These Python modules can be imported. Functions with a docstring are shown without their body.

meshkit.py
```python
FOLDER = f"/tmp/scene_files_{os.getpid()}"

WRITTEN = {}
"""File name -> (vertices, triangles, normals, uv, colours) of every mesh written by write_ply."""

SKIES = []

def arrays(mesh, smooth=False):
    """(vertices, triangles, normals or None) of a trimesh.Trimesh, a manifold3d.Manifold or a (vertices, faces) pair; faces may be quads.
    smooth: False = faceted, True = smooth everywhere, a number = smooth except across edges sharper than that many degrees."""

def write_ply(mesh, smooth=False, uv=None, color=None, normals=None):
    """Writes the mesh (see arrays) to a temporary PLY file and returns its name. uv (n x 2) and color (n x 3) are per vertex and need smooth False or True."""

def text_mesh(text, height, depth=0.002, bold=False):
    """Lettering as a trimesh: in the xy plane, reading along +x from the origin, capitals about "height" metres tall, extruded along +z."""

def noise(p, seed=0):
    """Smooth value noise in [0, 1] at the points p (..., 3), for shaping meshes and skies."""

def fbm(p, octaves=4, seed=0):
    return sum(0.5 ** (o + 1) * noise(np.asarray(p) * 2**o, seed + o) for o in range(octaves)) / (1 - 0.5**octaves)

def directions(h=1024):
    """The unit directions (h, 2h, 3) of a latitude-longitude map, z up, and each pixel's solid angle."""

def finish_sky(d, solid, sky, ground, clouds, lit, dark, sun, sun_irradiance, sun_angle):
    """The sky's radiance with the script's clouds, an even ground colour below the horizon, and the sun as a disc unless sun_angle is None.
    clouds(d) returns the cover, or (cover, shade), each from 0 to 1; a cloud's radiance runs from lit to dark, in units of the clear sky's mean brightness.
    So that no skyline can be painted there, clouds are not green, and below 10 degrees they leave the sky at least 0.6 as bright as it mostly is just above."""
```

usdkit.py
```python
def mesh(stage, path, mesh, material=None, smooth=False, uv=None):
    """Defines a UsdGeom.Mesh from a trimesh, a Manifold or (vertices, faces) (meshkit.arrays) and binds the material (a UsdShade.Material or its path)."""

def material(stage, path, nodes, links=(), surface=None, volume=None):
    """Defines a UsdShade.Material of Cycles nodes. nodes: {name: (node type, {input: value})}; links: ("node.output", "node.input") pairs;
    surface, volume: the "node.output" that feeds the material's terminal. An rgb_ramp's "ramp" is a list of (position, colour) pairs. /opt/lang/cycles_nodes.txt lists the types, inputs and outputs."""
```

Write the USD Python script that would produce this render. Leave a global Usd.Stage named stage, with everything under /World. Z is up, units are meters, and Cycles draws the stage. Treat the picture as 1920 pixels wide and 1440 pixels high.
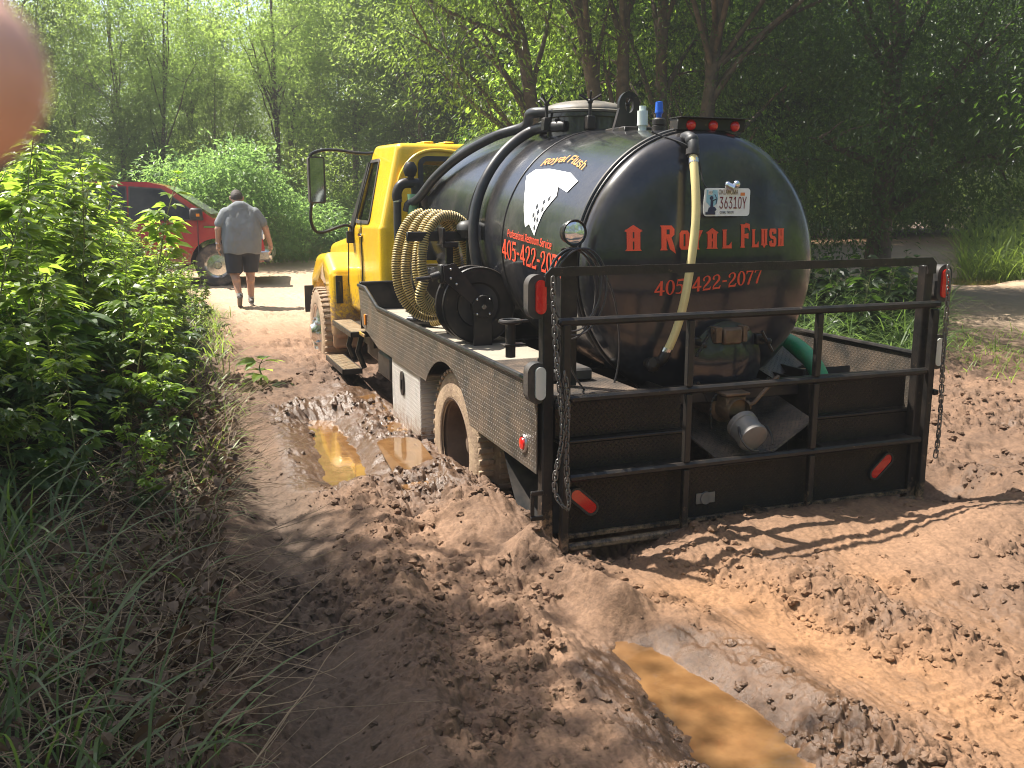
import math, numpy as np, trimesh, usdkit, meshkit, manifold3d as m3
from pxr import Usd, UsdGeom, UsdLux, UsdShade, Gf, Sdf, Vt
from shapely.geometry import Polygon, Point, LineString, box as sbox
from shapely import union_all
from shapely import affinity

stage = Usd.Stage.CreateInMemory()
UsdGeom.SetStageUpAxis(stage, 'Z'); UsdGeom.SetStageMetersPerUnit(stage, 1.0)
UsdGeom.Xform.Define(stage, '/World')
pi = math.pi
def unary_union(gs): return union_all([g.buffer(0) for g in gs])

# ------------------------------------------------------------------ camera, sky, sun, exposure
EYE = np.array([0, 0, 1.70])
CAM_R = np.array([[0.93521957, -0.06771909, 0.347532], [-0.35406831, -0.17887006, 0.91795487], [0, -0.98153942, -0.19125997]])
right, up, back = CAM_R[:, 0], -CAM_R[:, 1], -CAM_R[:, 2]
cam = UsdGeom.Camera.Define(stage, '/World/camera')
cam.AddTransformOp().Set(Gf.Matrix4d(*[float(v) for row in ((*right, 0), (*up, 0), (*back, 0), (*EYE, 1)) for v in row]))
cam.CreateHorizontalApertureAttr(4.54); cam.CreateVerticalApertureAttr(4.54 * .75)
cam.CreateFocalLengthAttr(4.54 * 1750 / 1920)
cam.CreateFStopAttr(2.4); cam.CreateFocusDistanceAttr(7.0)
cam.CreateClippingRangeAttr(Gf.Vec2f(0.01, 5000))
cam.CreateExposureAttr(1.45)
SUN = np.array([-.36, .36, .88]); SUN /= np.linalg.norm(SUN)
sx_ = np.cross([0, 0, 1.], SUN); sx_ /= np.linalg.norm(sx_); sy_ = np.cross(SUN, sx_)
sun = UsdLux.DistantLight.Define(stage, '/World/sun')
sun.AddTransformOp().Set(Gf.Matrix4d(*[float(v) for row in ((*sx_, 0), (*sy_, 0), (*SUN, 0), (0, 0, 0, 1)) for v in row]))
sun.CreateIntensityAttr(1.25); sun.CreateAngleAttr(.53); sun.CreateNormalizeAttr(True); sun.CreateColorAttr(Gf.Vec3f(1, .95, .86))
sky_mat = usdkit.material(stage, '/World/Looks/sky', {
    's': ('sky_texture', {'sky_type': 'single_scattering', 'sun_disc': False, 'sun_elevation': float(math.asin(SUN[2])), 'sun_rotation': float(math.atan2(SUN[0], SUN[1])), 'altitude': 300., 'aerosol_density': 3.5}),
    'b': ('background_shader', {'strength': .085})}, [('s.color', 'b.color')], surface='b.background')
dome = UsdLux.DomeLight.Define(stage, '/World/sky'); dome.CreateIntensityAttr(1)
dome.GetPrim().SetCustomDataByKey('kind', 'structure')
UsdShade.MaterialBindingAPI.Apply(dome.GetPrim()).Bind(sky_mat)

# ------------------------------------------------------------------ scene helpers
origin, used = {}, {}
def numbered(path):
    k = used.get(path, 0); used[path] = k + 1
    return path if k == 0 else f'{path}_{k:03d}'
def tag(p, label=None, cat=None, group=None, kind=None):
    for k, v in (('label', label), ('category', cat), ('group', group), ('kind', kind)):
        if v: p.SetCustomDataByKey(k, v)
    return p
def ops(x, loc, rz=0., sc=1.):
    x.AddTranslateOp().Set(Gf.Vec3d(*[float(v) for v in loc])); x.AddRotateZOp().Set(math.degrees(rz)); x.AddScaleOp().Set(Gf.Vec3f(*([sc] * 3 if np.ndim(sc) == 0 else sc)))
def thing(name, label, cat, loc=(0, 0, 0), group=None, kind=None, rz=0., sc=1.):
    path = numbered('/World/' + name)
    x = UsdGeom.Xform.Define(stage, path); ops(x, loc, rz, sc)
    origin[path] = np.array(loc, float)
    return tag(x.GetPrim(), label, cat, group, kind)
def dup(src, loc, rz=0., sc=1., label=None, group=None):
    was = src.GetCustomData()
    name = src.GetPath().name
    if name[-3:].isdigit(): name = name[:-4]
    path = numbered('/World/' + name)
    x = UsdGeom.Xform.Define(stage, path); p = x.GetPrim()
    ops(x, loc, rz, sc)
    p.GetReferences().AddInternalReference(src.GetPath())
    p.SetInstanceable(True)
    return tag(p, label or was['label'], was['category'], group or was.get('group'))
def part(parent, name, mesh, mat, label=None, smooth=40, local=False):
    """one Mesh under parent; points given in world metres unless local"""
    pp = str(parent.GetPath()); root = '/'.join(pp.split('/')[:3])
    path = numbered(pp + '/' + name)
    v, f = (np.asarray(mesh[0], float), np.asarray(mesh[1], int)) if isinstance(mesh, tuple) else meshkit.arrays(mesh)[:2]
    if not local: v = v - origin[root]
    m = usdkit.mesh(stage, path, (v, f), MAT[mat], smooth=smooth)
    return tag(m.GetPrim(), label)
def single(name, mesh, mat, label, cat, group=None, kind=None, smooth=40):
    path = numbered('/World/' + name)
    m = usdkit.mesh(stage, path, mesh, MAT[mat], smooth=smooth)
    return tag(m.GetPrim(), label, cat, group, kind)

# ------------------------------------------------------------------ mesh helpers
def cat(*ms):
    V, F, n = [], [], 0
    for m in ms:
        if isinstance(m, list): m = cat(*m)
        v, f = (m[0], m[1]) if isinstance(m, tuple) else meshkit.arrays(m)[:2]
        f = np.asarray(f)
        if f.shape[1] == 4: f = np.vstack([f[:, [0, 1, 2]], f[:, [0, 2, 3]]])
        V.append(np.asarray(v, float)); F.append(f + n); n += len(v)
    return (np.vstack(V), np.vstack(F))
def mv(m, d): v, f = cat(m); return (v + np.asarray(d, float), f)
def rot(m, axis, a, c=(0, 0, 0)):
    v, f = cat(m); R = trimesh.transformations.rotation_matrix(a, axis, c)
    return (v @ R[:3, :3].T + R[:3, 3], f)
def sc(m, s): v, f = cat(m); s = np.asarray(s, float) * np.ones(3); return (v * s, f if s.prod() > 0 else f[:, ::-1])
def bx(x0, x1, y0, y1, z0, z1, b=.004):
    """box with chamfered edges"""
    lo, hi = np.minimum([x0, y0, z0], [x1, y1, z1]), np.maximum([x0, y0, z0], [x1, y1, z1])
    b = min(b, .45 * (hi - lo).min()); pts = []
    if b < 1e-5: return cat(trimesh.creation.box(bounds=[lo, hi]))
    for k in range(3):
        l, h = lo + b, hi - b; l[k] -= b; h[k] += b
        pts += [(x, y, z) for x in (l[0], h[0]) for y in (l[1], h[1]) for z in (l[2], h[2])]
    return cat(trimesh.convex.convex_hull(np.array(pts)))
def rframe(p):
    p = np.asarray(p, float); t = np.gradient(p, axis=0); t /= np.linalg.norm(t, axis=1, keepdims=True) + 1e-12
    a = np.cross(t[0], [0, 0, 1.] if abs(t[0, 2]) < .9 else [1., 0, 0]); a /= np.linalg.norm(a); A = [a]
    for i in range(1, len(p)):
        a = A[-1] - t[i] * (A[-1] @ t[i]); A.append(a / (np.linalg.norm(a) + 1e-12))
    A = np.array(A); return t, A, np.cross(t, A)
def tube(p, r, n=10, caps=True, closed=False):
    p = np.asarray(p, float)
    if closed: p = np.vstack([p, p[:1]])
    t, a, b = rframe(p); ang = np.arange(n) * 2 * pi / n
    r = np.broadcast_to(np.asarray(r, float), (len(p),))
    v = (p[:, None] + r[:, None, None] * (np.cos(ang)[None, :, None] * a[:, None] + np.sin(ang)[None, :, None] * b[:, None])).reshape(-1, 3)
    i, j = np.meshgrid(np.arange(len(p) - 1), np.arange(n), indexing='ij')
    q = np.stack([i * n + j, i * n + (j + 1) % n, (i + 1) * n + (j + 1) % n, (i + 1) * n + j], -1).reshape(-1, 4)
    f = np.vstack([q[:, [0, 1, 2]], q[:, [0, 2, 3]]])
    if caps and not closed:
        k = len(v); v = np.vstack([v, p[0], p[-1]]); j = np.arange(n); e = (len(p) - 1) * n
        f = np.vstack([f, np.stack([np.full(n, k), (j + 1) % n, j], 1), np.stack([np.full(n, k + 1), e + j, e + (j + 1) % n], 1)])
    return (v, f)
def cyl(p0, p1, r, n=16, r2=None): return tube([p0, p1], [r, r if r2 is None else r2], n)
def spline(p, n=40, closed=False):
    p = np.asarray(p, float)
    from scipy.interpolate import CubicSpline
    if closed: p = np.vstack([p, p[:1]])
    d = np.r_[0, np.cumsum(np.linalg.norm(np.diff(p, axis=0), axis=1))]
    cs = CubicSpline(d, p, bc_type='periodic' if closed else 'not-a-knot')
    return cs(np.linspace(0, d[-1], n))
def lathe(prof, n=32):
    """prof: (r, z) pairs round the z axis"""
    prof = np.asarray(prof, float); k = len(prof); a = np.arange(n) * 2 * pi / n
    v = np.stack([prof[:, 0][None] * np.cos(a)[:, None], prof[:, 0][None] * np.sin(a)[:, None], np.broadcast_to(prof[:, 1], (n, k))], -1).reshape(-1, 3)
    i, j = np.meshgrid(np.arange(n), np.arange(k - 1), indexing='ij'); i2 = (i + 1) % n
    q = np.stack([i * k + j, i2 * k + j, i2 * k + j + 1, i * k + j + 1], -1).reshape(-1, 4)
    return (v, np.vstack([q[:, [0, 1, 2]], q[:, [0, 2, 3]]]))
def along(m, axis):   # turn z axis to world axis
    return rot(m, [1, 0, 0], pi / 2) if axis == '-y' else rot(m, [1, 0, 0], -pi / 2) if axis == 'y' else rot(m, [0, 1, 0], pi / 2) if axis == 'x' else rot(m, [0, 1, 0], -pi / 2) if axis == '-x' else m
def prism(poly, d, plane='xz', at=0.):
    """extrude a polygon (list or shapely) given in plane coordinates; plane xz grows along +y from at, yz along +x, xy along +z"""
    if not hasattr(poly, 'geom_type'): poly = Polygon(poly)
    parts = list(poly.geoms) if hasattr(poly, 'geoms') else [poly]; out = []
    for g in parts:
        rings = [np.array(g.exterior.coords)[:-1]] + [np.array(r.coords)[:-1] for r in g.interiors]
        mf = m3.CrossSection([r if i else r for i, r in enumerate(rings)], m3.FillRule.EvenOdd).extrude(d)
        v, f, _ = meshkit.arrays(mf); out.append((v, f))
    v, f = cat(*out); v = v.copy()
    if plane == 'xz': w = np.stack([v[:, 0], at + v[:, 2], v[:, 1]], 1); f = f[:, ::-1]
    elif plane == 'yz': w = np.stack([at + v[:, 2], v[:, 0], v[:, 1]], 1)
    else: w = np.stack([v[:, 0], v[:, 1], at + v[:, 2]], 1)
    return (w, f)
def fine(m, e):
    v, f = cat(m); return trimesh.remesh.subdivide_to_size(v, f, e, max_iter=12)[:2]
def pill(cx, cz, w, h, n=8):
    r = w / 2; return LineString([(cx, cz - h / 2 + r), (cx, cz + h / 2 - r)]).buffer(r, quad_segs=n)
def hullspheres(p0, r0, p1, r1, n=14):
    def s(p, r): return m3.Manifold.sphere(float(r), n).translate([float(x) for x in p])
    return m3.Manifold.batch_hull([s(p0, r0), s(p1, r1)])
def ico(c, r, sub=2): m = trimesh.creation.icosphere(sub); return (m.vertices * r + np.asarray(c, float), m.faces)

# ------------------------------------------------------------------ materials
MAT = {}
def mat(name, base, rough=.5, metal=0., var=.25, vs=6., dirt=None, dirt_amt=.35, ds=3., bump=.0, bs=80., coat=0., spec=.5, rvar=.12, spray=None):
    """principled paint: two-tone noise over the base, optional dried-mud film by noise, noise in the gloss, fine bump"""
    b = np.array(base, float)
    N = {'g': ('geometry', {}), 'n': ('noise_texture', {'scale': vs, 'detail': 5., 'roughness': .6}), 'r': ('rgb_ramp', {'ramp': [(.3, tuple(b * (1 - var))), (.7, tuple(np.minimum(1, b * (1 + var))))]}),
         'p': ('principled_bsdf', {'metallic': metal, 'coat_weight': coat, 'coat_roughness': .08, 'specular_ior_level': spec}),
         'n2': ('noise_texture', {'scale': ds, 'detail': 6., 'roughness': .65}), 'rr': ('map_range', {'from_min': .3, 'from_max': .7, 'to_min': max(.02, rough - rvar), 'to_max': min(1, rough + rvar)})}
    Lk = [('g.position', 'n.vector'), ('g.position', 'n2.vector'), ('n.fac', 'r.fac'), ('n2.fac', 'rr.value'), ('rr.result', 'p.roughness')]
    if dirt is not None:
        N['dm'] = ('map_range', {'from_min': .42, 'from_max': .75, 'to_min': 0., 'to_max': dirt_amt, 'clamp': True}); N['mx'] = ('mix', {'color2': dirt})
        Lk += [('n2.fac', 'dm.value'), ('dm.result', 'mx.fac'), ('r.color', 'mx.color1'), ('mx.color', 'p.base_color')]
    else: Lk += [('r.color', 'p.base_color')]
    if spray:
        N.update({'sz': ('separate_xyz', {}), 'zm': ('map_range', {'from_min': spray[0], 'from_max': spray[1], 'to_min': 1., 'to_max': 0., 'clamp': True}), 'n4': ('noise_texture', {'scale': 26., 'detail': 7., 'roughness': .75}),
            'sa': ('math', {'math_type': 'multiply_add', 'value2': .55}), 'sm': ('map_range', {'from_min': .62, 'from_max': .82, 'clamp': True}), 'smx': ('mix', {'color2': (.27, .17, .10)})})
        src = Lk.pop(next(i for i, l in enumerate(Lk) if l[1] == 'p.base_color'))[0]
        Lk += [('g.position', 'sz.vector'), ('sz.z', 'zm.value'), ('g.position', 'n4.vector'), ('zm.result', 'sa.value1'), ('n4.fac', 'sa.value3'), ('sa.value', 'sm.value'), ('sm.result', 'smx.fac'), (src, 'smx.color1'), ('smx.color', 'p.base_color')]
    if bump:
        N['bn'] = ('noise_texture', {'scale': bs, 'detail': 4.}); N['bu'] = ('bump', {'strength': bump, 'distance': .01})
        Lk += [('g.position', 'bn.vector'), ('bn.fac', 'bu.height'), ('bu.normal', 'p.normal')]
    MAT[name] = usdkit.material(stage, '/World/Looks/' + name, N, Lk, surface='p.BSDF')
MUD = (.34, .23, .15)
def treadplate(name, base, rough, metal, axes, dirt_amt):
    """diamond plate: raised lozenges alternately turned, by bump; axes = the two world axes of the sheet"""
    b = np.array(base)
    N = {'g': ('geometry', {}), 's': ('separate_xyz', {}), 'a0': ('math', {'math_type': 'multiply', 'value2': 32.}), 'b0': ('math', {'math_type': 'multiply', 'value2': 32.}),
         'u': ('math', {'math_type': 'add'}), 'v': ('math', {'math_type': 'subtract'}), 'fu': ('math', {'math_type': 'floor'}), 'fv': ('math', {'math_type': 'floor'}),
         'du': ('math', {'math_type': 'fraction'}), 'dv': ('math', {'math_type': 'fraction'}), 'cu': ('math', {'math_type': 'subtract', 'value2': .5}), 'cv': ('math', {'math_type': 'subtract', 'value2': .5}),
         'au': ('math', {'math_type': 'absolute'}), 'av': ('math', {'math_type': 'absolute'}), 'sum': ('math', {'math_type': 'add'}), 'par': ('math', {'math_type': 'floored_modulo', 'value2': 2.}),
         'l': ('mix_float', {}), 'w': ('mix_float', {}), 'l2': ('math', {'math_type': 'multiply', 'value2': 2.1}), 'w2': ('math', {'math_type': 'multiply', 'value2': 5.5}),
         'sm': ('math', {'math_type': 'add'}), 'h': ('map_range', {'from_min': .55, 'from_max': 1.05, 'to_min': 1., 'to_max': 0., 'clamp': True}), 'bu': ('bump', {'strength': .9, 'distance': .006}),
         'n': ('noise_texture', {'scale': 5., 'detail': 6., 'roughness': .65}), 'dm': ('map_range', {'from_min': .38, 'from_max': .72, 'to_min': .05, 'to_max': dirt_amt, 'clamp': True}),
         'c1': ('mix', {'color1': tuple(b), 'color2': MUD}), 'n5': ('noise_texture', {'scale': 22., 'detail': 7., 'roughness': .75}), 'zm': ('map_range', {'from_min': -.08, 'from_max': .26, 'to_min': 1., 'to_max': 0., 'clamp': True}), 'sa': ('math', {'math_type': 'multiply_add', 'value2': .42}), 'smm': ('map_range', {'from_min': .68, 'from_max': .86, 'clamp': True}), 'c0': ('mix', {'color2': (.24, .15, .09) if dirt_amt > .2 else tuple(b * 2.5)}), 'c2': ('mix', {'color2': tuple(np.minimum(1, b * 1.5 + .006))}), 'hm': ('math', {'math_type': 'multiply', 'value2': .55}),
         'rr': ('map_range', {'from_min': .3, 'from_max': .7, 'to_min': rough - .1, 'to_max': rough + .15}), 'p': ('principled_bsdf', {'metallic': metal, 'specular_ior_level': .22})}
    Lk = [('g.position', 's.vector'), (f's.{axes[0]}', 'a0.value1'), (f's.{axes[1]}', 'b0.value1'), ('a0.value', 'u.value1'), ('b0.value', 'u.value2'), ('a0.value', 'v.value1'), ('b0.value', 'v.value2'),
          ('u.value', 'fu.value1'), ('v.value', 'fv.value1'), ('u.value', 'du.value1'), ('v.value', 'dv.value1'), ('du.value', 'cu.value1'), ('dv.value', 'cv.value1'), ('cu.value', 'au.value1'), ('cv.value', 'av.value1'),
          ('fu.value', 'sum.value1'), ('fv.value', 'sum.value2'), ('sum.value', 'par.value1'), ('par.value', 'l.fac'), ('au.value', 'l.a'), ('av.value', 'l.b'), ('par.value', 'w.fac'), ('av.value', 'w.a'), ('au.value', 'w.b'),
          ('l.result', 'l2.value1'), ('w.result', 'w2.value1'), ('l2.value', 'sm.value1'), ('w2.value', 'sm.value2'), ('sm.value', 'h.value'), ('h.result', 'bu.height'), ('bu.normal', 'p.normal'),
          ('g.position', 'n.vector'), ('n.fac', 'dm.value'), ('dm.result', 'c1.fac'), ('n.fac', 'rr.value'), ('rr.result', 'p.roughness'), ('g.position', 'n5.vector'), ('s.z', 'zm.value'), ('zm.result', 'sa.value1'), ('n5.fac', 'sa.value3'), ('sa.value', 'smm.value'), ('smm.result', 'c0.fac'), ('c1.color', 'c0.color1'), ('c0.color', 'c2.color1'), ('h.result', 'hm.value1'), ('hm.value', 'c2.fac'), ('c2.color', 'p.base_color')]
    MAT[name] = usdkit.material(stage, '/World/Looks/' + name, N, Lk, surface='p.BSDF')
def leafmat(name, base, trans, rough=.45, tw=.45, var=.5):
    """leaf: principled mixed with translucence, tone varied by leaf and by plant"""
    b, t = np.array(base), np.array(trans)
    N = {'g': ('geometry', {}), 'o': ('object_info', {}), 'ad': ('math', {'math_type': 'multiply_add', 'value2': .35}), 'm2': ('math', {'math_type': 'multiply', 'value2': .65}),
         'r1': ('rgb_ramp', {'ramp': [(0., tuple(b * (1 - var))), (.75, tuple(b * (1 + .4 * var))), (1., tuple(b * np.array([1.6, 1.35, .9])))]}),
         'r2': ('rgb_ramp', {'ramp': [(0., tuple(t * (1 - var))), (.75, tuple(t * (1 + .3 * var))), (1., tuple(t * np.array([1.5, 1.3, .9])))]}),
         'p': ('principled_bsdf', {'roughness': rough, 'specular_ior_level': .4}), 't': ('translucent_bsdf', {}), 'mx': ('mix_closure', {'fac': tw})}
    Lk = [('o.random', 'm2.value1'), ('g.random_per_island', 'ad.value1'), ('m2.value', 'ad.value3'), ('ad.value', 'r1.fac'), ('ad.value', 'r2.fac'), ('r1.color', 'p.base_color'), ('r2.color', 't.color'), ('p.BSDF', 'mx.closure1'), ('t.BSDF', 'mx.closure2')]
    MAT[name] = usdkit.material(stage, '/World/Looks/' + name, N, Lk, surface='mx.closure')
def flat(name, base, rough=.5, metal=0., **k):
    MAT[name] = usdkit.material(stage, '/World/Looks/' + name, {'p': ('principled_bsdf', {'base_color': base, 'roughness': rough, 'metallic': metal, **k})}, surface='p.BSDF')
mat('tank_paint', (.010, .011, .014), .22, coat=.35, dirt=(.22, .17, .12), dirt_amt=.14, ds=2.3, var=.2, rvar=.07)
mat('black_steel', (.010, .0095, .0095), .42, spec=.35, spray=(-.2, .25), dirt=(.2, .13, .08), dirt_amt=.18, ds=6, bump=.15, bs=150)
mat('worn_steel', (.012, .0115, .011), .38, metal=.0, spec=.35, dirt=(.14, .08, .045), dirt_amt=.13, ds=9, spray=(-.2, .12), bump=.2, bs=120)
mat('black_rubber', (.02, .02, .02), .6, dirt=MUD, dirt_amt=.25)
mat('hose_black', (.022, .022, .024), .42, dirt=MUD, dirt_amt=.12)
mat('yellow_paint', (.80, .485, .012), .25, var=.04, dirt=(.45, .27, .08), dirt_amt=.25, ds=2.2, coat=.6, rvar=.05, spray=(.05, 1.0))
mat('muddy_tyre', (.34, .24, .155), .8, dirt=(.15, .09, .06), dirt_amt=.7, ds=7, bump=.5, bs=45)
mat('muddy_rim', (.12, .075, .05), .8, dirt=(.2, .13, .08), dirt_amt=.6, ds=7, bump=.3, bs=45)
mat('tyre_black', (.03, .028, .026), .75, dirt=MUD, dirt_amt=.8, ds=5, bump=.2, bs=60)
mat('grate_muddy', (.36, .28, .18), .6, metal=.3, dirt=(.36, .22, .11), dirt_amt=.8, ds=14, bump=.3, bs=90)
mat('bright_metal', (.6, .6, .6), .25, metal=1, var=.1, dirt=MUD, dirt_amt=.2)
mat('chrome', (.75, .75, .75), .08, metal=1, var=.03, rvar=.03)
mat('cast_brass', (.11, .07, .042), .55, metal=.4, dirt=MUD, dirt_amt=.5, ds=9, bump=.2)
mat('grey_cap', (.16, .155, .15), .5, metal=.15, dirt=(.3, .2, .13), dirt_amt=.5, ds=9)
mat('dusty_deck', (.30, .26, .20), .7, var=.3, dirt=(.12, .10, .08), dirt_amt=.7, ds=6, bump=.3, bs=60)
mat('bark', (.085, .062, .042), .9, var=.5, vs=9., bump=.9, bs=22)
mat('bark_pale', (.15, .115, .08), .9, var=.5, vs=9., bump=.9, bs=22)
mat('weed_stem', (.16, .17, .06), .6, var=.4)
mat('dead_stem', (.22, .155, .095), .8, var=.4)
mat('dead_leaf', (.15, .095, .06), .8, var=.5, vs=14)
mat('yellow_tube', (.62, .52, .24), .35, var=.12, vs=5, dirt=(.4, .25, .1), dirt_amt=.5, ds=5)
mat('green_hose', (.03, .32, .14), .4, var=.15, dirt=MUD, dirt_amt=.3, ds=8)
mat('hose_yellow', (.44, .33, .12), .4, var=.2, dirt=(.22, .15, .07), dirt_amt=.6, ds=9)
mat('grey_shirt', (.17, .18, .19), .85, var=.12, vs=5, bump=.5, bs=14)
mat('shorts_cloth', (.022, .024, .032), .85, var=.3, bump=.4, bs=25)
mat('skin', (.42, .235, .16), .5, var=.12, vs=9)
mat('hair', (.035, .024, .018), .7, bump=.6, bs=120)
mat('shoe', (.10, .09, .085), .7, dirt=MUD, dirt_amt=.6, ds=12)
mat('white_sole', (.5, .48, .45), .7, dirt=MUD, dirt_amt=.5, ds=14)
mat('pickup_red', (.36, .014, .018), .22, spray=(.3, 1.0), var=.05, coat=.7, dirt=(.3, .16, .1), dirt_amt=.18, ds=1.5, rvar=.05)
flat('red_lens', (.55, .012, .008), .15, coat_weight=.6, transmission_weight=.0, subsurface_weight=.0)
flat('amber_lens', (.8, .25, .02), .2); flat('white_lens', (.55, .55, .5), .2, coat_weight=.5); flat('headlight_glass', (.75, .76, .78), .08, metallic=.8)
flat('red_print', (.72, .075, .03), .45); flat('white_print', (.82, .82, .8), .28, coat_weight=.4); flat('orange_print', (.85, .33, .05), .4); flat('black_print', (.02, .02, .025), .5)
flat('plate_white', (.72, .73, .71), .4); flat('plate_maroon', (.16, .015, .03), .5); flat('plate_blue', (.25, .47, .55), .5); flat('plate_navy', (.02, .025, .06), .5); flat('plate_brown', (.16, .12, .05), .5); flat('plate_orange', (.65, .2, .05), .5)
flat('blue_cap', (.01, .1, .5), .35); flat('pale_valve', (.55, .6, .55), .4); flat('green_can', (.16, .30, .17), .4, metallic=.2); flat('dark_inside', (.012, .012, .012), .8); flat('seat_grey', (.09, .085, .08), .8)
MAT['pane'] = usdkit.material(stage, '/World/Looks/pane', {'t': ('transparent_bsdf', {'color': (.55, .6, .57)}), 'g': ('glossy_bsdf', {'roughness': .02, 'color': (.9, .9, .9)}), 'f': ('fresnel', {'IOR': 1.5}), 'm': ('mix_closure', {})},
    [('f.fac', 'm.fac'), ('t.BSDF', 'm.closure1'), ('g.BSDF', 'm.closure2')], surface='m.closure')
mat('finger_skin', (.74, .42, .33), .5, var=.16, vs=260., bump=.3, bs=2500)
treadplate('tread_side', (.055, .054, .05), .36, .3, 'yz', .5); treadplate('tread_deck', (.045, .045, .045), .4, .3, 'xy', .5); treadplate('tread_rear', (.006, .0055, .0055), .46, .0, 'xz', .04); treadplate('tread_bright', (.50, .49, .47), .36, .55, 'yz', .30)
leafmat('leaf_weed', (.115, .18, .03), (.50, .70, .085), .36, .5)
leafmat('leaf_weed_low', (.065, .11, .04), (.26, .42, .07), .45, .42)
leafmat('leaf_tree', (.065, .11, .026), (.42, .62, .07), .38, .52)
leafmat('leaf_far', (.115, .16, .06), (.56, .76, .15), .40, .53)
leafmat('leaf_dark', (.028, .05, .015), (.13, .25, .03), .38, .40)  # leaf green with the darkness of the shaded, backlit side put in
leafmat('leaf_bush', (.10, .17, .07), (.38, .60, .15), .36, .48)
leafmat('grass_blade', (.09, .14, .04), (.24, .38, .07), .42, .4)
leafmat('grass_bright', (.16, .23, .045), (.45, .62, .08), .42, .48)
leafmat('grass_dry', (.22, .17, .09), (.2, .15, .07), .7, .25)
mat('dusty_lid', (.11, .10, .085), .55, var=.3, dirt=(.3, .24, .17), dirt_amt=.5, ds=8)
flat('mirror_glass', (.32, .34, .33), .05, metallic=1.)
mat('chain_steel', (.16, .155, .15), .4, metal=.7, dirt=(.2, .12, .07), dirt_amt=.4, ds=20)
# ------------------------------------------------------------------ the ground: one sheet, finer near the viewer
def S(a, b, x): t = np.clip((x - a) / (b - a), 0, 1); return t * t * (3 - 2 * t)
def fb(x, y, s, o=4, seed=0): return meshkit.fbm(np.stack([x * s, y * s, np.zeros_like(x) + seed * 7.3], -1), o, seed)
def worley(x, y, c, seed):
    """crumbs: height of the nearest of jittered round lumps, cell size c"""
    x, y = x / c, y / c; i, j = np.floor(x).astype(np.int64), np.floor(y).astype(np.int64); out = np.zeros_like(x)
    for a in (-1, 0, 1):
        for b_ in (-1, 0, 1):
            p, q = i + a, j + b_; h = (p * 374761393 + q * 668265263 + seed * 144665) & 0xFFFFFFFF; h = ((h ^ (h >> 13)) * 1274126177) & 0xFFFFFFFF; h = h ^ (h >> 16)
            r1, r2, r3 = (h & 1023) / 1023., ((h >> 10) & 1023) / 1023., ((h >> 20) & 1023) / 1023.
            R = .35 + .55 * r3; dd = ((x - p - r1) ** 2 + (y - q - r2) ** 2) / R ** 2; out = np.maximum(out, np.minimum(np.sqrt(np.maximum(0, 1 - dd)), .62 + .3 * (r1 - .5) + .5 * (r2 - .5) * (x - p - r1) + .5 * (r3 - .5) * (y - q - r2)) * R * 1.3)
    return out
def seg_d(x, y, pts):
    """distance to a polyline and position along it"""
    d = np.full(np.shape(x), 1e9); pts = np.asarray(pts, float)
    for a, b in zip(pts[:-1], pts[1:]):
        ab = b - a; t = np.clip(((x - a[0]) * ab[0] + (y - a[1]) * ab[1]) / (ab @ ab), 0, 1)
        d = np.minimum(d, np.hypot(x - a[0] - t * ab[0], y - a[1] - t * ab[1]))
    return d
G = lambda d, w: np.exp(-(d / w) ** 2)
RUT_SHADE = [(.56, 7.), (.55, 5.5), (.5, 3.5), (.40, 2.5), (.2, 1.2), (0.1, -3)]
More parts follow.
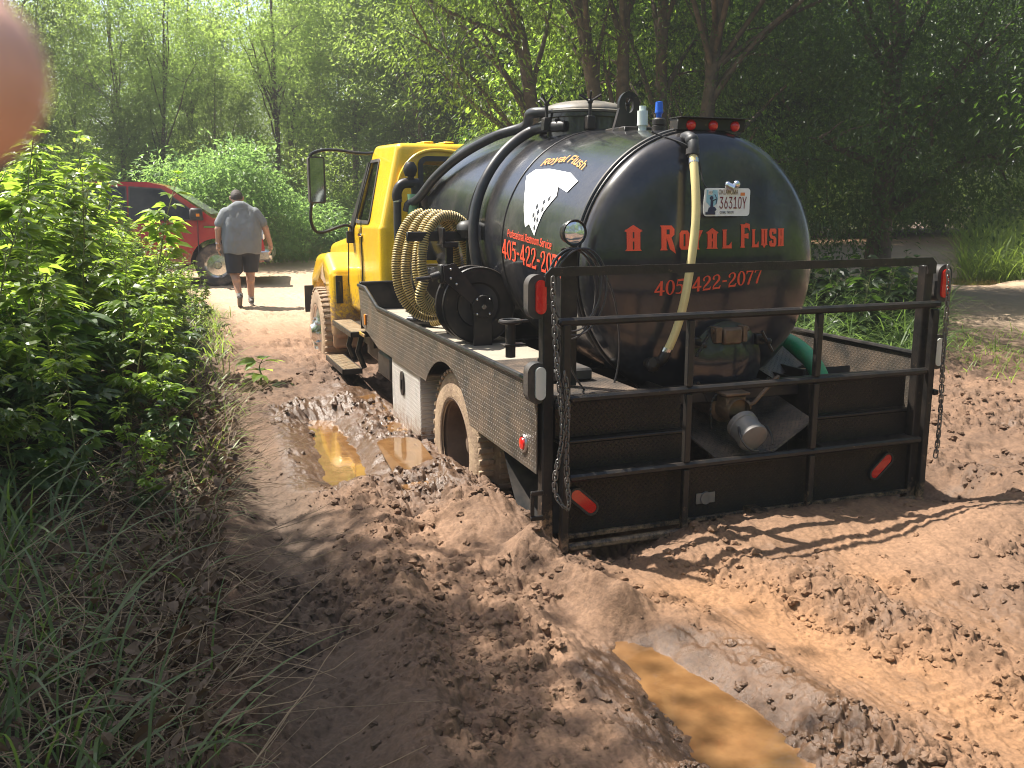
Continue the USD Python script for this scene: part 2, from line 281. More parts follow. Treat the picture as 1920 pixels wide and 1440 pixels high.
RIDGE = [(1.1, 5.6), (1.07, 5.2), (.92, 3.9), (.77, 2.9), (.66, 2.4), (.4, 1.2)]
STRIP = [(1.66, 3.75), (1.68, 3.3), (1.72, 2.95), (1.73, 2.5), (1.68, 2.1), (1.6, 1.6), (1.4, .5), (1.2, -1.5)]
LANE = [(2.05, 3.7), (2.25, 3.3), (2.38, 2.8), (2.5, 2.3), (2.55, 1.9), (2.6, 1.2), (2.6, -1)]
LANE2 = [(3.05, 3.2), (3.1, 2.6), (3.2, 1.6)]
PUD_A = [(1.05, 7.85), (1.42, 7.8), (1.36, 7.0), (1.26, 6.3), (1.12, 5.62), (.98, 5.75), (1.0, 6.5), (.98, 7.2)]
def edge_x(y):   # where the weeds end and the mud begins
    return np.interp(y, [-2, 2, 3.6, 4.9, 6.4, 9, 11, 14, 17, 20], [-.5, -.1, .02, .12, .32, .5, .62, .72, .4, -2])
def ground(x, y, detail=True):
    x, y = np.asarray(x, float), np.asarray(y, float)
    r = np.hypot(x, y)
    z = .10 * S(7, 13, y) + .08 * S(14, 19, y) + .36 * S(18, 30, r) + 1.2 * S(45, 140, r)
    z = z + .35 * (fb(x, y, .12, 3, 3) - .5) * S(13, 30, r)
    e = edge_x(y)
    z = z + .22 * S(.05, -1.2, x - e) * S(22, 14, r)                       # bank under the weeds
    z = z + .10 * S(4.9, 7.0, x) * S(0, 3, y)
    near = S(17, 9, r); 
    dr, ds, dl = seg_d(x, y, RIDGE), seg_d(x, y, STRIP), seg_d(x, y, LANE)
    wob = 1 + .8 * (fb(x, y, 2.2, 3, 11) - .5)
    z = z - .085 * G(seg_d(x, y, RUT_SHADE), .17) * near
    z = z + .065 * wob * G(dr, .12) + .03 * G(seg_d(x, y, [(.28, 6), (.22, 4), (.1, 2.5)]), .12)
    z = z - .085 * G(ds, .17) - .085 * G(np.hypot((x - 1.72), (y - 2.0) / 2.4), .40) + .028 * wob * (G(np.abs(ds - .36), .09)) * S(3.9, 3.4, y)
    z = z - .05 * G(dl, .24) + .028 * wob * G(np.abs(dl - .42), .1) * S(4, 3.4, y)
    z = z - .04 * G(seg_d(x, y, LANE2), .16)
    # churned rut along the truck's left wheels, with ridges of squeezed-out mud
    tl = S(3.9, 4.6, y) * S(13.5, 11.5, y)
    z = z - .07 * G(x - 1.98, .3) * tl + .07 * wob * G(x - 1.52, .16) * S(4.2, 4.9, y) * S(9.5, 7.5, y)
    z = z - .10 * G(np.hypot((x - 1.95) / 1.0, (y - 10.75) / .6), .5)
    z = z + .13 * wob * G(np.hypot((x - 1.62) / 1.2, (y - 4.55) / 1.6), .22) + .09 * wob * G(np.hypot((x - 1.55), (y - 5.3)), .3)
    z = z + .15 * wob * G(seg_d(x, y, [(1.62, 3.98), (1.68, 3.6), (1.74, 3.35)]), .12)
    z = z - .16 * G(np.hypot((x - 2.12) / 1.5, (y - 4.12)), .19) - .10 * S(4.05, 4.35, y) * S(1.8, 2., x) * S(4.4, 4.2, x) * S(9.5, 8.5, y)
    z = z + .045 * G(np.hypot((x - 3.05) / 3., (y - 3.95)), .3) - .03 * G(np.hypot((x - 2.9) / 2, y - 3.55), .3)
    z = z - .22 * G(np.hypot((x - 4.42) / 1.3, (y - 4.25) / 1.2), .22) + .1 * wob * G(np.hypot((x - 4.75), (y - 4.1)), .25)
    z = z + .09 * wob * G(np.hypot((x - 4.15) / 1.6, (y - 3.5)), .28)
    # puddle hollows
    pa = seg_d(x, y, [(1.2, 7.6), (1.15, 6.6), (1.08, 5.8)]); z = z - .14 * G(pa, .24)
    z = z - .08 * G(seg_d(x, y, [(1.62, 8.2), (1.58, 7.3), (1.62, 6.6)]), .13) - .06 * G(seg_d(x, y, [(1.5, 6.2), (1.45, 5.6), (1.42, 5.2)]), .10)
    z = z - .06 * G(seg_d(x, y, [(15.0, 14.3), (16.4, 15.0), (18, 15.6)]), .6) * 0
    fp = seg_d(x, y, [(15.0, 14.3), (16.4, 15.0), (18, 15.6)]); m_ = S(2.6, .9, fp); z = z * (1 - m_) + m_ * (.13 - .06 * S(.8, .3, fp))
    if detail:
        smooth_ = np.maximum.reduce([.5 * G(ds, .2), .85 * G(dl, .24), .85 * G(np.hypot((x - 2.95) / 2.2, (y - 3.7)), .36), .7 * G(np.hypot((x - 1.05) / .7, (y - 3.1) / 1.6), .35), .6 * G(pa, .17)])
        rough = (1 - smooth_) * S(21, 9, r); tex = (.12 + (1 - smooth_)) * S(30, 12, r)
        n1 = fb(x, y, 5.5, 4, 21); n2 = fb(x, y, 17, 3, 22); n3 = fb(x, y, 46, 3, 23)
        wx, wy = x + .05 * (n2 - .5) + .02 * (n3 - .5), y + .05 * (fb(x, y, 17, 3, 27) - .5) + .02 * (fb(x, y, 46, 2, 28) - .5)
        churn = S(.45, .60, fb(x, y, 1.9, 4, 29)) * .92 + .08; ridge = 1 - 2 * np.abs(n1 - .5) / .5
        z = z + rough * (.05 * (n1 - .5) * (.5 + .5 * churn) + .055 * churn * (worley(wx, wy, .13, 5) - .35) + (.006 + .042 * churn) * (worley(wx + 3, wy, .06, 6) - .3) + .02 * np.maximum(0, ridge) - .012)
        z = z - rough * churn * .012 * S(.06, 0, np.abs(fb(wx, wy, 9, 3, 35) - .5)) + S(21, 9, r) * S(.2, .7, x - edge_x(y)) * (.020 * (meshkit.fbm(np.stack([x * 13 + 3 * n1, y * 1.7, 0 * x], -1), 4, 37) - .5) + .014 * (meshkit.fbm(np.stack([x * 34 + 4 * n1, y * 4., 0 * x], -1), 3, 38) - .5))
        z = z + tex * (.22 + .78 * churn) * (.028 * (worley(wx, wy + 5, .03, 7) - .3) + .03 * (n3 - .5))
        z = z + (.004 * (fb(x, y, 9, 3, 24) - .5)) * smooth_
        z = z - .007 * S(-.2, .8, np.sin((y - .5 * x + .5 * np.abs(dl)) * 2 * pi / .07)) * S(.20, .13, dl) * S(3.6, 3.3, y) * S(.36, .5, fb(x, y, 2.6, 2, 33)) - .008 * G(np.abs(dl - .2), .025) * S(3.7, 3.4, y)
        # chevrons pressed by tyre lugs
        lug = np.maximum(0, np.sin((y + .45 * np.abs(x - seg_x(y))) * 2 * pi / .085))
        z = z - .016 * lug * S(.14, .08, np.abs(x - seg_x(y))) * S(4.6, 4.1, y) * S(2.0, 2.6, y) * S(.35, .6, fb(x, y, 3, 2, 31))
    return z
def seg_x(y): return np.interp(y, [2, 2.9, 3.9, 5.2], [1.0, 1.14, 1.32, 1.4])
def ground_at(x, y): return float(ground(np.array([x]), np.array([y]))[0])
def gvars(m, x, y):
    r = np.hypot(x, y); e = edge_x(y)
    dl, ds = seg_d(x, y, LANE), seg_d(x, y, STRIP)
    n1 = fb(x, y, 1.3, 4, 41); n2 = fb(x, y, 6., 3, 42)
    orange = np.clip(1. * G(dl, .30) * S(4.0, 3.2, y) + .5 * G(seg_d(x, y, LANE2), .2) + .55 * S(10, 13, y) * S(26, 20, y) * S(-.1, .6, x - e) + .35 * G(np.hypot((x - 3.) / 2, y - 3.6), .35), 0, 1) * (.55 + .8 * n2)
    dry = np.clip(.22 + 1.0 * (n1 - .45) + .6 * S(9.5, 13, y) * S(0, .6, x - e) + .35 * G(np.hypot((x - 3.2) / 2.2, y - 3.6), .4) + .4 * S(.6, .0, np.abs(x - 1.25)) * S(5.5, 4, y), 0, 1)
    dry = np.maximum(dry, S(14, 20, r) * S(-1., .3, x - e + 0 * y) * .95)
    dark = np.clip(.85 * G(seg_d(x, y, RUT_SHADE), .3) * S(8, 5, y) + S(.12, -.25, x - e) * S(22, 17, r) + .5 * S(5., 6.5, x) * S(6, 8, y) * S(16, 12, r) + .8 * S(30, 36, r), 0, 1)  # dark soil terms, and the shade right of the truck painted in
    wet = np.clip(1.0 * S(.46, .33, np.minimum(seg_d(x, y, [(1.2, 7.7), (1.16, 6.8), (1.08, 5.75)]), seg_d(x, y, [(1.72, 2.75), (1.72, 2.2), (1.62, 1.4)]))) + .9 * G(seg_d(x, y, [(1.62, 8.4), (1.55, 7.2), (1.5, 5.8), (1.42, 5.0)]), .3) + .7 * G(seg_d(x, y, [(1.2, 7.7), (1.1, 5.7)]), .34) + .55 * G(ds, .2) * S(3.4, 3., y) + .5 * S(.48, .62, fb(x, y, 2.5, 3, 43)) * S(1.3, 1.9, x) * S(10, 5, y), 0, 1)
    api = UsdGeom.PrimvarsAPI(m)
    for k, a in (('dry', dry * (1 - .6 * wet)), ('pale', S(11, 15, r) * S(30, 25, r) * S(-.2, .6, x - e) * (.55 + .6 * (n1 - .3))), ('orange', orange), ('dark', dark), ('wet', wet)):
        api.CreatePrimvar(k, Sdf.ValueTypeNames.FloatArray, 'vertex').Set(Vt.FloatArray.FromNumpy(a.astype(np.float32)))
def build_ground():
    c = math.atan2(.9179, .3475)                       # direction of view on the ground
    half = math.radians(43)
    a1 = np.linspace(-half, half, 760); a0 = np.linspace(half, 2 * pi - half, 90)[1:-1]
    ang = c + np.r_[a1, a0]; n = len(ang)
    rr = np.r_[.02, .5, .9, 1.2, np.exp(np.linspace(math.log(1.4), math.log(24), 860)), np.exp(np.linspace(math.log(24.2), math.log(400), 90))]
    X = rr[:, None] * np.cos(ang)[None]; Yg = rr[:, None] * np.sin(ang)[None]
    x, y = X.ravel(), Yg.ravel(); z = ground(x, y)
    i, j = np.meshgrid(np.arange(len(rr) - 1), np.arange(n), indexing='ij'); j2 = (j + 1) % n
    q = np.stack([i * n + j, (i + 1) * n + j, (i + 1) * n + j2, i * n + j2], -1).reshape(-1, 4)
    f = np.vstack([q[:, [0, 1, 2]], q[:, [0, 2, 3]]])
    v = np.stack([x, y, z], 1)
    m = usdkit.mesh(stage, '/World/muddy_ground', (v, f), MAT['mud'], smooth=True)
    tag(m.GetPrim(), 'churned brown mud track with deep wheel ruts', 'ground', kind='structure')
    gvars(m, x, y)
    return m
def mixn(N, Lk, k, a, b, fac):
    N[k] = ('mix', {**({'color1': a} if not isinstance(a, str) else {}), **({'color2': b} if not isinstance(b, str) else {})})
    if isinstance(a, str): Lk.append((a, k + '.color1'))
    if isinstance(b, str): Lk.append((b, k + '.color2'))
    Lk.append((fac, k + '.fac'))
N = {'g': ('geometry', {}), 'p': ('principled_bsdf', {'specular_ior_level': .36}), 'n': ('noise_texture', {'scale': 7., 'detail': 8., 'roughness': .68}), 'n2': ('noise_texture', {'scale': 55., 'detail': 6., 'roughness': .7}),
     'r': ('map_range', {'from_min': .3, 'from_max': .7, 'clamp': True}), 'ad': ('math', {'math_type': 'multiply_add', 'value2': .5}), 'cl': ('map_range', {'from_min': .1, 'from_max': 1.1, 'clamp': True}),
     'ro': ('map_range', {'from_min': .15, 'from_max': .85, 'to_min': .85, 'to_max': .24, 'clamp': True}), 'wn': ('math', {'math_type': 'multiply'}), 'wm': ('map_range', {'from_min': .3, 'from_max': .55, 'to_min': .15, 'to_max': 1., 'clamp': True}),
     'bu': ('bump', {'strength': .7, 'distance': .010}), 'sp': ('mix', {'mix_type': 'multiply', 'fac': 1.}), 'spr': ('rgb_ramp', {'ramp': [(.25, (.5, .48, .46)), (.7, (1.22, 1.2, 1.17))]})}
Lk = [('g.position', 'n.vector'), ('g.position', 'n2.vector'), ('n.fac', 'r.value'), ('r.result', 'ad.value1'), ('ad.value', 'cl.value')]
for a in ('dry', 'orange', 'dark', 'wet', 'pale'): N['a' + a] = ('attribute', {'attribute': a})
Lk += [('adry.fac', 'ad.value3')]
mixn(N, Lk, 'c1', (.068, .040, .026), (.24, .142, .086), 'cl.result')
mixn(N, Lk, 'c2', 'c1.color', (.255, .136, .066), 'aorange.fac')
mixn(N, Lk, 'cp', 'c2.color', (.48, .37, .26), 'apale.fac')
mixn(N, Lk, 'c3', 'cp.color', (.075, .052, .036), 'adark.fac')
N['wd'] = ('math', {'math_type': 'multiply', 'value2': .62}); Lk.append(('wn.value', 'wd.value1')); mixn(N, Lk, 'c4', 'c3.color', (.085, .048, .026), 'wd.value')
Lk += [('n2.fac', 'spr.fac'), ('c4.color', 'sp.color1'), ('spr.color', 'sp.color2'), ('sp.color', 'p.base_color'), ('n.fac', 'wm.value'), ('awet.fac', 'wn.value1'), ('wm.result', 'wn.value2'), ('wn.value', 'ro.value'), ('ro.result', 'p.roughness'),
       ('n2.fac', 'bu.height'), ('bu.normal', 'p.normal')]
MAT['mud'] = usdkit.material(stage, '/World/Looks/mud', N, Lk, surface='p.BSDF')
mat('mud_clod', (.27, .18, .115), .8, var=.5, vs=5., bump=.6, bs=70)
MAT['muddy_water'] = usdkit.material(stage, '/World/Looks/muddy_water', {'g': ('geometry', {}), 'n': ('noise_texture', {'scale': 9., 'detail': 5.}), 'r': ('rgb_ramp', {'ramp': [(.3, (.12, .058, .022)), (.7, (.20, .105, .042))]}),
    'n2': ('noise_texture', {'scale': 30., 'detail': 2.}), 'bu': ('bump', {'strength': .05, 'distance': .01}), 'p': ('principled_bsdf', {'roughness': .02, 'ior': 1.33, 'specular_ior_level': 1.0, 'coat_weight': .6, 'coat_roughness': .02})},
    [('g.position', 'n.vector'), ('g.position', 'n2.vector'), ('n.fac', 'r.fac'), ('r.color', 'p.base_color'), ('n2.fac', 'bu.height'), ('bu.normal', 'p.normal')], surface='p.BSDF')
build_ground()
def puddle(line, w, lift, label):
    p = LineString(line).buffer(w, 12); q = np.array(line); z = float(np.median(ground(np.interp(np.linspace(0, 1, 30), np.linspace(0, 1, len(q)), q[:, 0]), np.interp(np.linspace(0, 1, 30), np.linspace(0, 1, len(q)), q[:, 1]), False))) + lift
    single('puddle', prism(p, .012, 'xy', z - .012), 'muddy_water', label, 'puddle', kind='structure', smooth=False)
puddle([(1.2, 7.7), (1.16, 6.8), (1.08, 5.75)], .34, .042, 'long muddy puddle left of the truck reflecting the yellow cab')
puddle([(1.70, 2.8), (1.74, 2.2), (1.72, 1.4)], 0.42, .066, 'orange brown puddle in the wheel rut nearest the viewer')
puddle([(1.66, 8.3), (1.62, 7.3), (1.66, 6.6)], .13, .022, 'narrow puddle beside the bright metal tool box')
puddle([(1.5, 6.2), (1.45, 5.6), (1.42, 5.2)], .15, .030, 'small broken puddle in the mud beside the rear wheel')
puddle([(15.0, 14.3), (16.4, 15.0), (18, 15.6)], .9, .035, 'still puddle on the sunlit track at the far right')
# ------------------------------------------------------------------ the tank truck
T = thing('tank_truck', 'yellow cab tank truck with black septic tank, sunk in mud', 'truck', (2.95, 7.5, 0))
TX, TR = 2.96, .768
def tz(y): return 1.33 + .07 * (y - 4.72)
def tank_pt(y, a, off=0.):   # a = angle from +x towards +z
    return np.array([TX + (TR + off) * np.cos(a), y, tz(y) + (TR + off) * np.sin(a)])
def head_y(x, z): # rear head surface
    rho = np.hypot(x - TX, z - tz(4.7)) / TR
    return 4.70 - .16 * np.sqrt(np.clip(1 - rho ** 2, 0, 1)) ** 1.25
ys, rs = [], []
for t in np.linspace(0, 1, 26): ys.append(4.70 - .16 * np.sqrt(max(0, 1 - t ** 2)) ** 1.25); rs.append(t * TR)
ys += list(np.linspace(4.74, 7.86, 40)); rs += [TR] * 40
for t in np.linspace(1, 0, 14)[1:]: ys.append(7.86 + .14 * np.sqrt(1 - t ** 2)); rs.append(t * TR)
n_ = 96; aa = np.arange(n_) * 2 * pi / n_
ys, rs = np.array(ys), np.array(rs)
tv = np.stack([TX + rs[:, None] * np.cos(aa), np.repeat(ys[:, None], n_, 1), tz(ys)[:, None] + rs[:, None] * np.sin(aa)], -1).reshape(-1, 3)
i_, j_ = np.meshgrid(np.arange(len(ys) - 1), np.arange(n_), indexing='ij')
tf = np.stack([i_ * n_ + j_, i_ * n_ + (j_ + 1) % n_, (i_ + 1) * n_ + (j_ + 1) % n_, (i_ + 1) * n_ + j_], -1).reshape(-1, 4)
tank = part(T, 'tank', (tv, np.vstack([tf[:, [0, 1, 2]], tf[:, [0, 2, 3]]])), 'tank_paint', smooth=60)
def ring(y, r, w=.008): return tube([tank_pt(y, a, r) for a in np.linspace(0, 2 * pi, 97)[:-1]], w, 8, closed=True)
part(tank, 'weld_seam', ring(4.76, .004, .010), 'black_steel'); part(tank, 'weld_seam', ring(5.98, .001, .006), 'black_steel'); part(tank, 'weld_seam', ring(6.75, .0, .005), 'black_steel')
part(tank, 'edge_trim', tube([tank_pt(4.79, a, .012) for a in np.radians(np.linspace(92, 215, 60))], .013, 8), 'black_rubber')
# --- lettering
def condensed(s, w):
    """tall slab letters with flared serifs; s = which letter, w = width; height 1"""
    t = .36 * w
    def stem(x, y0=0., y1=1.):
        return unary_union([sbox(x - t / 2, y0, x + t / 2, y1), Polygon([(x - t * .75, y0), (x + t * .75, y0), (x + t * .5, y0 + .09), (x - t * .5, y0 + .09)]), Polygon([(x - t * .75, y1), (x + t * .75, y1), (x + t * .5, y1 - .09), (x - t * .5, y1 - .09)])])
    l, r = t * .75, w - t * .75
    arch = Polygon([(-.06 * w, .84), (w / 2, 1.1), (1.06 * w, .84), (w - t * .25, .8), (w - t * .25, .66), (t * .25, .66), (t * .25, .8)])
    if s == 'A': return unary_union([stem(l, 0, .9), stem(r, 0, .9), arch, sbox(l, .40, r, .54)]).difference(sbox(w / 2 - .05 * w, .54, w / 2 + .05 * w, .8))
    if s == 'R': return unary_union([stem(l), Polygon([(l, 1), (w * .8, 1), (w * 1.02, .85), (w * 1.0, .62), (w * .78, .5), (l, .5)]), Polygon([(w * .45, .5), (w * .8, .5), (w * 1.0, .16), (w * 1.12, -.14), (w * .7, .04)])]).difference(sbox(l + t / 2, .64, w * .68, .84))
    if s == 'O': return Polygon([(0, .15), (.2 * w, 0), (.8 * w, 0), (w, .15), (w, .85), (.8 * w, 1), (.2 * w, 1), (0, .85)]).difference(sbox(.4 * w, .18, .6 * w, .82))
    if s == 'Y': return unary_union([stem(w / 2, 0, .55), Polygon([(-.05 * w, 1), (.42 * w, 1), (.62 * w, .5), (.4 * w, .4)]), Polygon([(1.05 * w, 1), (.62 * w, 1), (.42 * w, .5), (.6 * w, .4)])])
    if s == 'L': return unary_union([stem(l), Polygon([(l, 0), (w * 1.05, 0), (w * 1.0, .34), (w * .72, .16), (l, .16)])])
    if s == 'F': return unary_union([stem(l), Polygon([(l, .84), (w * .6, 1.06), (w * 1.05, 1.0), (w * 1.05, .7), (w * .85, .84), (l, .86)]), Polygon([(l, .44), (w * .9, .38), (w * .9, .62), (l, .56)])])
    if s == 'U': return unary_union([stem(l, .1), stem(r, .1), Polygon([(l - t / 2, .2), (r + t / 2, .2), (w * .5, -.06)])])
    if s == 'S': return unary_union([Polygon([(0, .62), (.2 * w, .46), (.62 * w, .4), (.62 * w, .2), (.4 * w, .2), (.4 * w, .34), (0, .3), (0, .1), (.2 * w, 0), (.85 * w, 0), (w, .14), (w, .44), (.8 * w, .56), (.38 * w, .62), (.38 * w, .82), (.6 * w, .82), (.6 * w, .7), (w, .72), (w, .92), (.85 * w, 1), (.15 * w, 1), (0, .88)])])
    if s == 'H': return unary_union([stem(l), stem(r), sbox(l, .42, r, .58)])
def thick(pts, ws, n=26):
    """a pen stroke of changing width"""
    p = spline(np.c_[pts, np.zeros(len(pts))], n)[:, :2] if len(pts) > 2 else np.linspace(pts[0], pts[1], n)
    w = np.interp(np.linspace(0, 1, n), np.linspace(0, 1, len(ws)), ws)
    return unary_union([unary_union([Point(p[k]).buffer(w[k] / 2, 6), Point(p[k + 1]).buffer(w[k + 1] / 2, 6)]).convex_hull for k in range(n - 1)])
def digit(c):
    """serif figures, width about .5, height 1"""
    if c == '0': return affinity.scale(Point(0, 0).buffer(1, 24), .25, .5).difference(affinity.scale(Point(0, 0).buffer(1, 24), .125, .45)), .25
    if c == '2': return unary_union([thick([(-.18, .2), (-.12, .42), (.05, .46), (.15, .28), (.05, .0), (-.2, -.4)], [.1, .05, .1, .13, .09, .04]), Polygon([(-.24, -.5), (.2, -.5), (.26, -.28), (.22, -.28), (.14, -.38), (-.16, -.38)])]), .26
    if c == '4': return unary_union([sbox(.02, -.5, .15, .5), Polygon([(.15, .5), (.05, .5), (-.27, -.14), (-.27, -.26), (.26, -.26), (.26, -.15), (-.17, -.15), (.1, .36)])]), .27
    if c == '5': return unary_union([Polygon([(-.15, .5), (.2, .5), (.24, .36), (-.13, .36)]), thick([(-.14, .44), (-.18, .06)], [.05, .05], 6), thick([(-.17, .06), (.02, .1), (.15, -.12), (.05, -.42), (-.2, -.43)], [.06, .12, .15, .1, .07])]), .24
    if c == '7': return unary_union([Polygon([(-.23, .5), (.24, .5), (.24, .45), (.18, .36), (-.15, .36), (-.2, .24), (-.24, .24)]), thick([(.2, .42), (.04, -.02), (-.07, -.46)], [.06, .11, .13])]), .25
    return sbox(-.13, -.09, .13, .02), .17
def number(text, height, gap=.05):
    x, out = 0., []
    for ch in text:
        g, hw = digit(ch); out.append(affinity.translate(g, x + hw, .5)); x += 2 * hw + gap
    return affinity.scale(unary_union(out), height, height, origin=(0, 0)), x * height
def on_head(poly, x0, z0, xs=1., slope=0., d=.003):
    v, f = fine(prism(affinity.scale(poly, xs, 1, origin=(0, 0)), .002, 'xz', 0), .05)
    x, z = v[:, 0] + x0, v[:, 2] + z0 + slope * v[:, 0]
    return (np.stack([x, head_y(x, z) - d + v[:, 1] * 1., z], 1), f)
def on_shell(poly_or_mesh, y0, a0, d=.003, flip=True):
    """plane x runs to the rear (towards -y), plane z up round the shell from angle a0 (left side)"""
    m = prism(poly_or_mesh, .0015, 'xz', 0) if hasattr(poly_or_mesh, 'geom_type') else poly_or_mesh
    v, f = fine(m, .05); y = y0 - v[:, 0]; a = a0 - v[:, 2] / TR
    r = TR + d + v[:, 1] * 0 + np.where(v[:, 1] > v[:, 1].mean(), 0, .0015)
    return (np.stack([TX + r * np.cos(a), y, tz(y) + r * np.sin(a)], 1), f)
word = []
for ch, xa, xb, h in (('A', 2.405, 2.495, .128), ('R', 2.60, 2.683, .135), ('O', 2.715, 2.775, .105), ('Y', 2.785, 2.855, .105), ('A', 2.882, 2.955, .105), ('L', 2.982, 3.045, .105), ('F', 3.105, 3.168, .132), ('L', 3.185, 3.235, .102), ('U', 3.252, 3.302, .102), ('S', 3.315, 3.368, .102), ('H', 3.38, 3.432, .102)):
    g = condensed(ch, 1.); word.append(on_head(affinity.scale(g, xb - xa, h, origin=(0, 0)), xa, 1.437 + .012 * (xa - 2.4)))
part(tank, 'lettering', cat(*word), 'red_print', 'red western letters reading A ROYAL FLUSH on the tank end', smooth=False)
g, wn = number('405-422-2077', .082); part(tank, 'phone_number', on_head(g, 2.575, 1.185, .70 / wn, .085), 'red_print', 'red phone number 405-422-2077 on the tank end', smooth=False)
g, wn = number('405-422-2077', .128)
part(tank, 'phone_number', on_shell(affinity.scale(g, 1.04 / wn, 1, origin=(0, 0)), 5.97, pi + .11), 'red_print', 'red phone number on the tank side', smooth=False)
tm = meshkit.text_mesh('Professional Restroom Service', .042, .0015); tv_, tf_ = np.array(tm.vertices), np.array(tm.faces)
tv_ = np.stack([tv_[:, 0] * .74 / (np.ptp(tv_[:, 0])), tv_[:, 2], tv_[:, 1] * 1.15], 1)
part(tank, 'lettering', on_shell((tv_, tf_[:, ::-1]), 5.88, pi - .085), 'red_print', 'small red line of lettering on the tank side', smooth=False)
# fan of playing cards in white print, its right lobe painted glare, with dark pips, and an orange arc of words
fan = Polygon([(.005, .52), (.14, .40), (.36, .157), (.42, .185), (.547, .118), (.607, .281), (.71, .405), (.66, .47), (.84, .44), (.90, .53), (.70, .585), (.33, .60), (.09, .585)])
fan = affinity.scale(fan, .9, .92, origin=(.52, .118))
part(tank, 'card_fan', on_shell(fan, 5.96, pi), 'white_print', 'white fan of playing cards with painted glare on the tank side', smooth=False)
pips = unary_union([Polygon([(x - .018, z), (x, z + .022), (x + .018, z), (x, z - .022)]) for x, z in ((.53, .17), (.50, .225), (.55, .225), (.46, .25), (.52, .275), (.58, .30), (.47, .31), (.56, .35), (.62, .38))])
pips = affinity.scale(pips, .9, .92, origin=(.52, .118))
part(tank, 'card_pip', on_shell(pips, 5.96, pi, .006), 'black_print', smooth=False)
tm = meshkit.text_mesh('Royal Flush', .065, .0015); tv_, tf_ = np.array(tm.vertices), np.array(tm.faces)
tv_, tf_ = fine((tv_, tf_), .05); u_ = (tv_[:, 0] - tv_[:, 0].min()) / np.ptp(tv_[:, 0])
part(tank, 'lettering', on_shell((np.stack([.16 + .64 * u_, tv_[:, 2], tv_[:, 1] + .575 + .05 * np.sin(pi * u_)], 1), tf_[:, ::-1]), 5.96, pi, .005), 'orange_print', 'orange arched words above the card fan', smooth=False)
# --- things on top of the tank
MH = (2.95, 6.32)
zb = tz(MH[1]) + TR
my = lambda m: mv(m, (MH[0], MH[1], 0))
manway = part(T, 'manway', my(lathe([(.27, zb - .16), (.27, zb + .075), (.305, zb + .075), (.305, zb + .10), (.27, zb + .10)], 40)), 'tank_paint')
part(manway, 'lid', my(lathe([(.31, zb + .104), (.315, zb + .118), (.30, zb + .126)] + [(.30 * math.cos(t), zb + .126 + .075 * math.sin(t)) for t in np.linspace(.1, pi / 2, 10)], 40)), 'dusty_lid')
for k in range(6):
    a = k * pi / 3 + .2; c, s_ = math.cos(a), math.sin(a); p = np.array([MH[0] + .33 * c, MH[1] + .33 * s_, zb - .03])
    tq = np.array([-s_, c, 0])
    m = [cyl(p + [0, 0, .02], p + [0, 0, .20], .013, 8), bx(p[0] - .03, p[0] + .03, p[1] - .03, p[1] + .03, zb - .02, zb + .07, .006), cyl(p + [0, 0, .195], p + [0, 0, .19] + tq * .075 + [0, 0, .05], .009, 6), cyl(p + [0, 0, .195], p + [0, 0, .19] - tq * .075 + [0, 0, .05], .009, 6), cyl(p + [0, 0, .195], p + np.array([c, s_, 0]) * .04 + [0, 0, .26], .008, 6), ico(p + [0, 0, .195], .02, 1)]
    part(manway, 'wing_clamp', cat(*m), 'black_steel')
zl = tz(5.66) + TR
lug = affinity.scale(Point(0, 0).buffer(1, 20), .075, .085).union(Polygon([(-.12, -.19), (.12, -.19), (.06, .02), (-.06, .02)])).difference(affinity.scale(Point(0, 0.0).buffer(1, 16), .032, .05))
part(T, 'lifting_lug', mv(prism(lug, .03, 'xz', 5.65), (2.96, 0, zl + .16)), 'black_steel')
part(T, 'mounting_pad', bx(2.85, 3.1, 5.5, 5.78, zl - .06, zl + .012, .005), 'black_steel')
zv = tz(5.45) + TR
part(T, 'relief_valve', mv(lathe([(0, .15), (.022, .15), (.022, .12), (.034, .12), (.034, .03), (.026, .03), (.026, -.03)], 14), (2.955, 5.46, zv - .0)), 'pale_valve', 'pale hexagonal relief valve')
rv = part(T, 'relief_valve', mv(lathe([(.03, .06), (.042, .05), (.042, .02), (.036, .015), (.042, .01), (.042, -.03)], 16), (2.955, 5.25, zv)), 'black_steel', 'relief valve with blue cap')
part(rv, 'cap', mv(lathe([(0, .16), (.022, .155), (.026, .09), (.02, .085), (.014, .05)], 14), (2.955, 5.25, zv)), 'blue_cap')
lb = part(T, 'light_bar', cat(bx(2.79, 3.235, 4.74, 4.83, 2.10, 2.165, .003), bx(2.785, 3.24, 4.70, 4.835, 2.165, 2.17, .001), bx(2.9, 2.94, 4.8, 4.84, 1.98, 2.11)), 'black_steel')
for x in (2.875, 3.02, 3.165): part(lb, 'lamp', mv(along(lathe([(.0, .02), (.018, .017), (.028, .006), (.031, 0), (.031, -.01)], 20), '-y'), (x, 4.737, 2.128)), 'red_lens')
# sight tube down the rear head
tp = [(2.792, 4.575, 1.97), (2.775, 4.52, 1.85), (2.762, 4.47, 1.64), (2.73, 4.455, 1.36), (2.675, 4.46, 1.06), (2.617, 4.49, .88)]
st = part(T, 'sight_tube', tube(spline(tp, 40), .024, 14), 'yellow_tube')
part(st, 'fitting', cat(tube(spline([(2.80, 4.72, 2.03), (2.80, 4.60, 2.035), (2.795, 4.575, 2.0), (2.792, 4.575, 1.94)], 14), .031, 12), cyl((2.793, 4.577, 1.985), (2.79, 4.572, 1.955), .038, 10), ico((2.8, 4.6, 2.035), .037, 2)), 'black_rubber')
part(st, 'hose_clamp', cyl((2.788, 4.56, 1.93), (2.783, 4.547, 1.905), .029, 16), 'bright_metal'); part(st, 'hose_clamp', cyl((2.622, 4.486, .905), (2.615, 4.49, .882), .029, 16), 'bright_metal')
